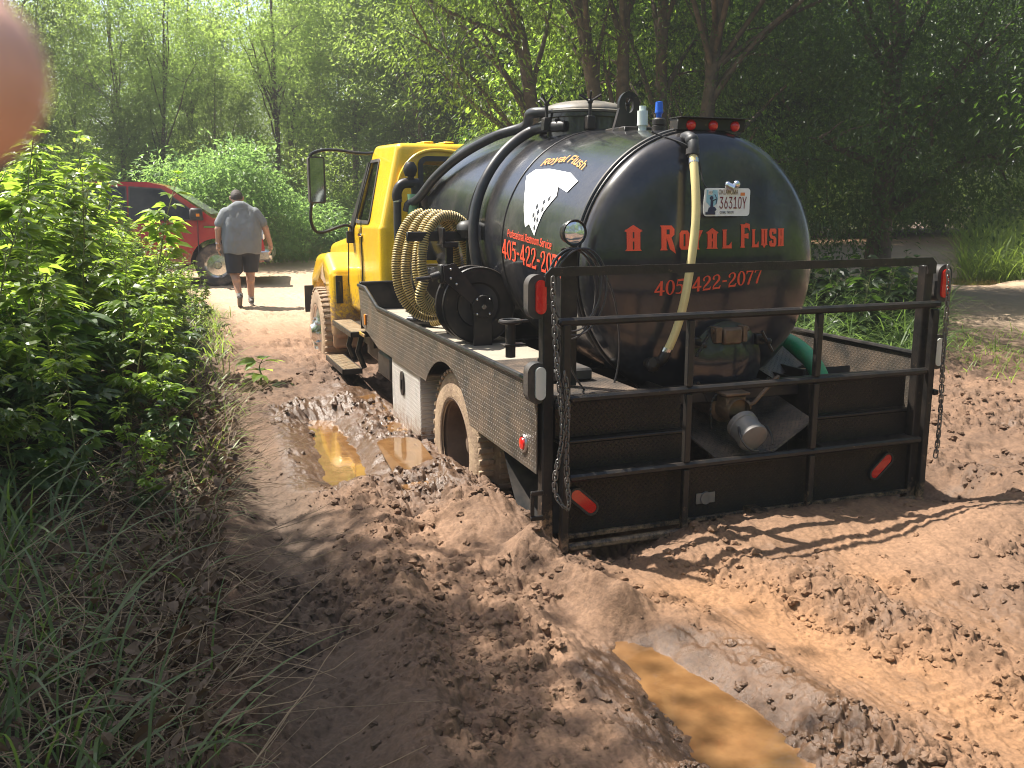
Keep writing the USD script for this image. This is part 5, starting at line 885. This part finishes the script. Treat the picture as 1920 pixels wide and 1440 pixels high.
# --- trees behind the tank
NB = dict(droop=.75, spread=.34)
trees = [
    ('leaning brown trunk with light leaves, leftmost of the trees behind the tank', (6.3, 14.4), 'bark', 'leaf_tree', dict(seed=41, H=9.5, r=.15, lean=(-1.9, .4), ncl=210, nper=75, L=.11, w=.034, blobs=[(-1.4, .2, 6.6, 2.1, 2., 2.6), (-1.6, -.4, 3.9, 1.25, 1.1, 1.3), (-2.6, 0, 5.2, 1.2, 1.1, 1.2)])),
    ('dark trunk leaning left behind the manway of the tank', (7.5, 14.8), 'bark', 'leaf_tree', dict(seed=42, H=10, r=.17, lean=(-1.6, .3), ncl=170, nper=75, L=.11, w=.034, blobs=[(-1., 0, 7.6, 2.3, 2.1, 2.4), (.2, .6, 4.6, 1.4, 1.2, 1.1)])),
    ('straight brown trunk behind the relief valves of the tank', (7.5, 14.6), 'bark', 'leaf_tree', dict(seed=43, H=10.5, r=.15, lean=(.1, .2), ncl=170, nper=75, L=.11, w=.036, blobs=[(.2, 0, 7.8, 2.2, 2.2, 2.6), (-.2, .9, 3.6, 1.2, 1., 1.5)])),
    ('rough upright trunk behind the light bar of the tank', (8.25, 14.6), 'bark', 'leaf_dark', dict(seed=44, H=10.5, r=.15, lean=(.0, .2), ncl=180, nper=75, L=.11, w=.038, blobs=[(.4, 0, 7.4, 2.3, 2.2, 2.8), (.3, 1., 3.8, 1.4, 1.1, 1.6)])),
    ('slanting trunk leaning right behind the tank end', (8.4, 13.9), 'bark', 'leaf_dark', dict(seed=45, H=10, r=.16, lean=(1.5, .3), ncl=430, nper=75, L=.10, w=.04, blobs=[(1.4, 0, 6.6, 2.3, 2.2, 2.8), (1.6, .3, 3.4, 1.8, 1.4, 1.6), (2.2, .3, 1.7, 1.5, 1.1, 1.2), (-3., -3.6, 7.3, 1.8, 1.7, 1.), (-1.9, -3., 7., 1.6, 1.5, 1.), (-2.4, -5.2, 7.4, 1.5, 1.5, .9), (-3., -1.2, 7., 1.8, 1.6, 1.), (-1.7, -1.4, 6.8, 1.5, 1.5, 1.)])),  # last crown blobs unseen, added overhead to shade the ground right of the truck
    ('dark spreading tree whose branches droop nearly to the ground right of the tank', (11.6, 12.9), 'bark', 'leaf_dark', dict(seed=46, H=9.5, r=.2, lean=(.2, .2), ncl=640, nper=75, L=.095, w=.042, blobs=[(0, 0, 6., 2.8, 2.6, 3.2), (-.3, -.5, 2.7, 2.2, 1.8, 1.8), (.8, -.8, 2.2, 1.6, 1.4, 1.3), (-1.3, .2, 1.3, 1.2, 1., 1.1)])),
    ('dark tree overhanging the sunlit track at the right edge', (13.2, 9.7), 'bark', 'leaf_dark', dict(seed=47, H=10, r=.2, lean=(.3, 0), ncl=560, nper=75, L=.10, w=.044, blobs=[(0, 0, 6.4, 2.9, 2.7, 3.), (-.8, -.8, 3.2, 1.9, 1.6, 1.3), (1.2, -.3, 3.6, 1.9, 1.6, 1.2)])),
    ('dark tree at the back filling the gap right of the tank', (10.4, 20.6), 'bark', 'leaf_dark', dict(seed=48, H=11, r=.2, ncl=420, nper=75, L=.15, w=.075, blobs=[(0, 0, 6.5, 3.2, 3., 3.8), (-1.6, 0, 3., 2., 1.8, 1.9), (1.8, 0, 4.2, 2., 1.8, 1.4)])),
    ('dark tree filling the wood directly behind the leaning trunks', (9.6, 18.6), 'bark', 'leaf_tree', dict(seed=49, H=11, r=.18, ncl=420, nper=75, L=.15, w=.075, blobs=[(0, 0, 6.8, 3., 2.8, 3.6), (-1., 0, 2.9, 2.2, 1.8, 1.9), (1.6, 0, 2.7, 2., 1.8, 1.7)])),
]
TB = [tree('tree', lab, None, (x, y, gz(x, y)), bk, lf, **{**NB, **k}) for lab, (x, y), bk, lf, k in trees]
for k, (a, r_) in enumerate([(25, 25), (29, 22.5), (33, 25), (37.5, 27), (41, 31), (45, 36), (49, 35), (53, 37), (57, 34), (61, 34), (47, 42), (55, 42)]):
    x, y = polar(a, r_); dup(TB[7 + k % 2] if k < 4 else TB[7], (x, y, gz(x, y) - .1), rng.uniform(0, 6), rng.uniform(.85, 1.15), 'dense leafy tree deep in the wood behind the truck', 'dense trees deep in the wood behind the truck')
# trees out of view to the left that shade the near ground, and the woods behind the viewer
shade = tree('shade_tree', 'tree beside the viewer outside the picture, shading the near ground', None, (-4.95, 6.1, gz(-4.95, 6.1)), 'bark', 'leaf_tree', seed=51, H=12, r=.2, ncl=215, nper=75, L=.15, w=.085, lean=(.8, .6), blobs=[(1.0, 1.0, 8.6, 1.15, 1.5, 1.6), (1.2, -.8, 7.8, 1.3, 1.5, 1.3)])
for k, (a, r_) in enumerate([(75 + 9.5 * q, 14 + 4 * ((q * 7) % 5) / 4) for q in range(22)]):
    x, y = polar(a, r_); dup(FAR[k % 4], (x, y, gz(x, y)), rng.uniform(0, 6), rng.uniform(.8, 1.0), LBL[k % 4].split(' in the')[0].replace(' standing', '') + ' of the wood behind the viewer', 'trees behind the viewer')
    x, y = polar(a + 4, r_ - 3); dup(under, (x, y, gz(x, y)), rng.uniform(0, 6), rng.uniform(1.2, 1.8), 'rounded green bush behind the viewer', 'bushes behind the viewer')
# --- tall weeds left of the track
def lobes(c, d, n, L, nl, rg):
    """hand-shaped leaf: drooping lens-shaped lobes from one point"""
    s = unit(np.cross(d, n)); out = []
    angs = {1: [0], 3: [-.62, 0, .62], 5: [-1.05, -.5, 0, .5, 1.05]}[nl]
    for a in angs:
        dd = d * math.cos(a) + s * math.sin(a); l = L * (1 - .32 * abs(a)); w = l * (.23 if nl > 1 else .32); ss = unit(np.cross(dd, n)); nn = np.cross(ss, dd)
        P = lambda t, o, h: c + dd * l * t + ss * w * o + nn * (h * w) - np.array([0, 0, l * .34 * t * t])
        v = np.array([c, P(.3, .8, .28), P(.3, 0, 0), P(.3, -.8, .28), P(.65, .75, .22), P(.65, 0, 0), P(.65, -.75, .22), P(1, 0, 0)])
        out.append((v, np.array([(0, 2, 1), (0, 3, 2), (1, 2, 5), (1, 5, 4), (2, 3, 6), (2, 6, 5), (4, 5, 7), (5, 6, 7)])))
    return out
def weed(seed, H, name, label, group, loc, rz=0., s=1., top=.5, leafk=('leaf_weed', 'leaf_weed_low')):
    rg = np.random.default_rng(seed); lv, lo, st = [], [], []
    k = 9; t = np.linspace(0, 1, k); ln = rg.normal(0, .09, 2) * H
    p = np.stack([ln[0] * t ** 2, ln[1] * t ** 2, H * t - .05], 1) + np.cumsum(rg.normal(0, .008, (k, 3)), 0); st.append(tube(p, np.linspace(.011, .003, k), 6, caps=False))
    pt = lambda u: np.array([np.interp(u, t, p[:, i]) for i in range(3)])
    az = rg.uniform(0, 6.28); u = .06
    def leafy(c0, d, big, u):
        pet = c0 + unit(d) * .10 * big; st.append(tube([c0, pet], [.003, .002], 4, caps=False)); nl = 5 if (u < .7 and rg.random() < .4) else 3 if rg.random() < .75 else 1
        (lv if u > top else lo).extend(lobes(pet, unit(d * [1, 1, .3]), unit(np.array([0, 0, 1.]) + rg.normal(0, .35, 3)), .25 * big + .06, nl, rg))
    while u < .985:
        for q in (0, pi):
            if rg.random() < .1: continue
            a = az + q + rg.normal(0, .45); d = np.array([math.cos(a), math.sin(a), .3 + .5 * u]); big = (.95 - .6 * u) * rg.uniform(.65, 1.25)
            if .12 < u < .86 and rg.random() < .5:          # a side branch with its own leaves
                L_ = rg.uniform(.25, .55) * (1.15 - u) * H / 1.9; p0 = pt(u); bp = p0 + np.linspace(0, 1, 5)[:, None] * (unit(d + [0, 0, .45]) * L_) + np.array([0, 0, .12 * L_]) * np.linspace(0, 1, 5)[:, None] ** 2
                st.append(tube(bp, np.linspace(.006, .002, 5), 5, caps=False))
                for f_ in np.arange(.3, 1.05, .2):
                    for sg in (-1, 1):
                        a2 = a + sg * rg.uniform(.5, 1.5); leafy(np.array([np.interp(f_, np.linspace(0, 1, 5), bp[:, i]) for i in range(3)]), np.array([math.cos(a2), math.sin(a2), .4]), big * rg.uniform(.55, .9), u + .12 * f_)
            else: leafy(pt(u), d, big, u)
        az += 1.57 + rg.normal(0, .3); u += rg.uniform(.05, .085) * 1.9 / H
    tp = pt(1.)
    for w_ in range(7):
        aa_ = w_ * .9; lv.extend(lobes(tp, unit(np.array([math.cos(aa_), math.sin(aa_), .9])), unit(np.array([0, 0, 1.])), rg.uniform(.06, .10), 1, rg))
    th_ = thing(name, label, 'weed', loc, group, rz=rz, sc=s); part(th_, 'stem', cat(*st), 'weed_stem', smooth=True, local=True)
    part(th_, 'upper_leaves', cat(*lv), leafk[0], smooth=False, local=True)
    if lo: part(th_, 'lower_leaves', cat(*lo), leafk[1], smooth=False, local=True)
    return th_
WL = 'tall leafy weed with lobed leaves in the thicket left of the track'; WG = 'tall weeds in the thicket left of the track'
W0, spots = [], []
rg = np.random.default_rng(77)
for k in range(1200):
    y = rg.uniform(4.9, 16.5); x = edge_x(y) - .12 - rg.uniform(0, 1) ** .9 * (1.9 + .10 * y)
    if x < -.16 * y - 1.0: continue
    if any((x - a) ** 2 + (y - b) ** 2 < (.27 + .012 * y) ** 2 for a, b in spots): continue
    spots.append((x, y))
    if len(spots) >= 210: break
for k, (x, y) in enumerate(spots):
    d = edge_x(y) - x; h = min(.62 + 1.05 * d, 2.2 if y > 7 else 1.8) * rg.uniform(.82, 1.15)
    if y < 6.2: h *= .6 + .35 * (y - 4.9) / 1.3
    if y > 12: h = min(h, 1.2)
    if y > 6.5: h = min(h, rg.uniform(.85, 1.1) * np.interp(math.degrees(math.atan2(x, y)), [-4.5, -2.2, -.6, 1.5], [1.9, 1.65, 1.38, .85]))
    loc = (x, y, gz(x, y) - .02)
    if k < 8: W0.append(weed(100 + k, 1.9, 'ragweed', WL, WG, loc, rg.uniform(0, 6), h / 1.9, top=.42 if k < 6 else .6))
    else: dup(W0[rg.integers(0, 8)], loc, rg.uniform(0, 6), h / 1.9)
for lab, x, y, h in (('tallest weed of the thicket, its pale top standing against the dark woods', -.74, 8.6, 2.2), ('tall weed with yellow green top left of the pickup roof', -.5, 9.0, 2.05), ('slightly shorter weed beside the tallest weed of the thicket', -1.0, 8.4, 2.05), ('single weed with a star of leaves in front of the pickup roof', -.10, 9.5, 1.85)):
    weed(int(130 + y * 10), h, 'ragweed', lab, None, (x, y, gz(x, y)), .7, 1., top=.35)
weed(171, .34, 'wilted_weed', 'small wilted green weed standing in the mud beside the left puddle', None, (.82, 8.8, gz(.82, 8.8)), 0, (1.3, 1.3, .9), top=0.)
# low plants under the right trees
wr = weed(181, .9, 'broadleaf_weed', 'broad leaved weed growing in the shaded grass behind the right end of the gate', 'weeds in the shaded grass right of the truck', (7.2, 8.2, gz(7.2, 8.2)), .3, 1., top=.9, leafk=('leaf_dark', 'leaf_dark'))
for k in range(44):
    x, y = polar(rg.uniform(35, 45.5), rg.uniform(11.2, 15)); dup(wr, (x, y, gz(x, y)), rg.uniform(0, 6), rg.uniform(.45, 1.1))
# --- grass: blades bent over under their own weight
def blades(x, y, L, w, bend, rg, seg=5, az=None, lift=1.0):
    n = len(x); z = ground(x, y, False) - .01; az = rg.uniform(0, 2 * pi, n) if az is None else az; t = np.linspace(0, 1, seg + 1)[None]
    ang = (1.45 * lift - rg.uniform(0, .5, n))[:, None] - bend[:, None] * t ** 1.2; ds = L[:, None] / seg
    h = np.cumsum(np.cos(ang) * ds, 1) - np.cos(ang[:, :1]) * ds; v_ = np.cumsum(np.sin(ang) * ds, 1) - np.sin(ang[:, :1]) * ds
    px_, py_ = x[:, None] + h * np.cos(az)[:, None], y[:, None] + h * np.sin(az)[:, None]
    pz_ = z[:, None] + v_; pz_ = np.maximum(pz_, z[:, None] + .01)
    wd = (w[:, None] * (1 - t ** 2 * .95)) * .5; sx, sy = -np.sin(az)[:, None] * wd, np.cos(az)[:, None] * wd
    v = np.stack([np.stack([px_ - sx, py_ - sy, pz_], -1), np.stack([px_ + sx, py_ + sy, pz_ + wd * .5], -1)], 2).reshape(-1, 3)
    k = (np.arange(n) * 2 * (seg + 1))[:, None]; f = []
    for s_ in range(seg): a = 2 * s_; f += [k + [a, a + 1, a + 3], k + [a, a + 3, a + 2]]
    return (v, np.vstack(f))
def clumps(n, per, sample, rg, sd=.07):
    c = np.array([sample() for _ in range(n)]); p = np.repeat(c, per, 0) + rg.normal(0, sd, (n * per, 2)); return p[:, 0], p[:, 1]
def grass(name, label, n, per, sample, L, w, bend, matn, sd=.07, seg=5, lift=1., seed=1):
    rg = np.random.default_rng(seed); x, y = clumps(n, per, sample(rg), rg, sd); m = len(x)
    single(name, blades(x, y, rg.uniform(*L, m), rg.uniform(*w, m), rg.uniform(*bend, m), rg, seg, None, lift), matn, label, 'grass', kind='stuff', smooth=False)
def near_left(rg):
    def f():
        y = rg.uniform(1.9, 5.8); return edge_x(y) - abs(rg.normal(0, .55)) + .05, y
    return f
grass('grass', 'bent green grass in the shaded verge at the lower left', 55, 8, near_left, (.14, .5), (.005, .013), (.7, 2.4), 'grass_blade', .06, 7, seed=201)
def left_edge(rg):
    def f():
        y = rg.uniform(2.2, 4.6); return -.14 * y - abs(rg.normal(0, .3)) + .22, y
    return f
grass('grass', 'long broad green grass blades at the left edge of the picture', 18, 8, left_edge, (.35, .85), (.008, .018), (.7, 2.), 'grass_blade', .07, 8, seed=209)
grass('dry_grass', 'dry straw coloured grass lying in the lower left verge', 520, 10, near_left, (.08, .34), (.003, .008), (1.2, 2.9), 'grass_dry', .10, 6, .5, seed=202)
def thicket_foot(rg):
    def f():
        y = rg.uniform(5.5, 14.5); return edge_x(y) - abs(rg.normal(0, .3)) + .06, y
    return f
grass('grass', 'green grass along the foot of the weeds beside the track', 100, 9, thicket_foot, (.15, .45), (.006, .013), (.5, 2.), 'grass_bright', .07, 5, seed=203)
def far_verge(rg):
    def f():
        a, r_ = rg.uniform(-10, 24), rg.uniform(22.6, 27.5); return polar(a, r_)
    return f
grass('grass', 'sunlit grass strip between the pale track and the forest', 1100, 9, far_verge, (.25, .6), (.012, .024), (.5, 1.8), 'grass_bright', .14, 3, seed=204)
def right_shade(rg):
    def f(): return polar(rg.uniform(34, 45.2), rg.uniform(10.2, 16))
    return f
grass('grass', 'long grass in the shade right of the truck', 420, 12, right_shade, (.3, .9), (.008, .018), (.8, 2.3), 'grass_blade', .10, 5, seed=205)
grass('dry_grass', 'dry flattened grass in the shade right of the truck', 260, 10, right_shade, (.3, .8), (.005, .010), (1.6, 2.8), 'grass_dry', .12, 5, .6, seed=206)
def right_sun(rg):
    def f():
        a, r_ = rg.uniform(46.8, 60), rg.uniform(22, 30); return polar(a, r_)
    return f
grass('grass', 'tall bright grass in the sun at the far right of the track', 700, 12, right_sun, (.7, 1.5), (.014, .03), (.6, 1.7), 'grass_bright', .2, 5, seed=207)
def right_low(rg):
    def f(): return polar(rg.uniform(46.5, 58), rg.uniform(9.5, 12.8))
    return f
grass('grass', 'short green grass patches on the mud at the right edge', 70, 14, right_low, (.08, .25), (.006, .012), (.4, 1.6), 'grass_bright', .12, 3, seed=208)
leafmat('leaf_dead', (.10, .066, .042), (.12, .07, .04), .75, .2, .75)
# --- trampled dead plants on the bank
rg = np.random.default_rng(301)
def bank(n):
    y = rg.uniform(2.2, 8.2, n); x = edge_x(y) - np.abs(rg.normal(0, .42, n)) + .12; return x, y
x, y = bank(7000); n = len(x); z = ground(x, y, False) + .22 * rg.uniform(.0, 1, n) ** 2.2
out = []
for k in range(n):
    a = rg.uniform(0, 6.28); d = np.array([math.cos(a), math.sin(a), rg.normal(-.2, .4)]); out += lobes(np.array([x[k], y[k], z[k] + .02]), unit(d), unit(np.array([0, 0, 1.]) + rg.normal(0, .9, 3)), .015 + .065 * rg.uniform() ** 2, rg.choice([1, 1, 3]), rg)
single('dead_leaves', cat(*out), 'leaf_dead', 'curled brown dead leaves on the trampled bank at the lower left', 'leaves', kind='stuff', smooth=False)
x, y = bank(900); out = []
for k in range(len(x)):
    z0 = ground_at(x[k], y[k]); a = rg.uniform(0, 6.28); L = rg.uniform(.2, .75); tip = rg.uniform(-.02, .28)
    p = np.array([x[k], y[k], z0 + .02]) + np.linspace(0, 1, 8)[:, None] * np.array([math.cos(a) * L, math.sin(a) * L, tip]) + np.cumsum(rg.normal(0, .007, (8, 3)), 0); out.append(tube(p, np.linspace(rg.uniform(.0015, .0045), .001, 8), 5))
single('dead_stems', cat(*out), 'dead_stem', 'broken dry stems lying on the trampled bank at the lower left', 'stems', kind='stuff', smooth=True)
# --- clods of mud
rg = np.random.default_rng(401)
pv, pf = [], None
b0 = trimesh.creation.icosphere(1); pf = np.array(b0.faces)
for k in range(10): v = np.array(b0.vertices); pv.append(v * (.35 + 1.3 * meshkit.fbm(v * 2.6 + k * 5, 3, k)[:, None]) * [1, 1, .75])
n = 34000; r_ = 1.9 * np.exp(rg.uniform(0, 1, n) * math.log(5.)); a = np.radians(20.7 + rg.uniform(-33, 36, n)); x, y = r_ * np.sin(a), r_ * np.cos(a)
rough = 1 - np.maximum.reduce([G(seg_d(x, y, STRIP), .17), G(seg_d(x, y, LANE), .17), .95 * G(np.hypot((x - 2.95) / 2.2, (y - 3.7)), .3), .95 * G(seg_d(x, y, [(1.2, 7.6), (1.15, 6.6), (1.08, 5.8)]), .2)])
keep = (rg.uniform(0, 1, n) < rough * (.07 + 1.1 * S(.45, .60, fb(x, y, 1.9, 4, 29)))) & (x > edge_x(y) - .25) & ~((x > 1.8) & (x < 4.15) & (y > 4.1) & (y < 11))
x, y = x[keep], y[keep]; n = len(x); s = (.0035 + .020 * rg.uniform(0, 1, n) ** 4.) * np.clip(.6 + .12 * np.hypot(x, y), .8, 1.3); z = ground(x, y) + s * .0
b1 = trimesh.creation.icosphere(0); lo_f = np.array(b1.faces); lo_v = []
for k in range(10): v = np.array(b1.vertices); lo_v.append(v * (.5 + 1. * meshkit.fbm(v * 2.6 + k * 5, 2, k)[:, None]) * [1, 1, .75])
V, F, o = [], [], 0
for k in range(n):
    q = rg.uniform(0, 6.28); c, s_ = math.cos(q), math.sin(q); bs, ff = (pv[k % 10], pf) if s[k] > .013 else (lo_v[k % 10], lo_f); v = bs * s[k]
    V.append(np.stack([v[:, 0] * c - v[:, 1] * s_ + x[k], v[:, 0] * s_ + v[:, 1] * c + y[k], v[:, 2] + z[k]], 1)); F.append(ff + o); o += len(v)
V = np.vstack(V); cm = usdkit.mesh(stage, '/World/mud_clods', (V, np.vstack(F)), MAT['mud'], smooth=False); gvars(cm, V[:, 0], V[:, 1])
tag(cm.GetPrim(), 'crumbs and clods of churned mud scattered over the track', 'mud', kind='stuff')
# --- thin haze volume added to veil and pale the far trees
MAT['haze'] = usdkit.material(stage, '/World/Looks/haze', {'v': ('principled_volume', {'color': (.95, .96, .92), 'density': .0016, 'anisotropy': .5})}, volume='v.volume')
hz = thing('haze', 'thin haze volume added to pale the far trees', 'haze', (0, 0, 0), kind='stuff')
part(hz, 'air', bx(-430, 430, -430, 430, -3.5, 19, 0), 'haze', smooth=False)
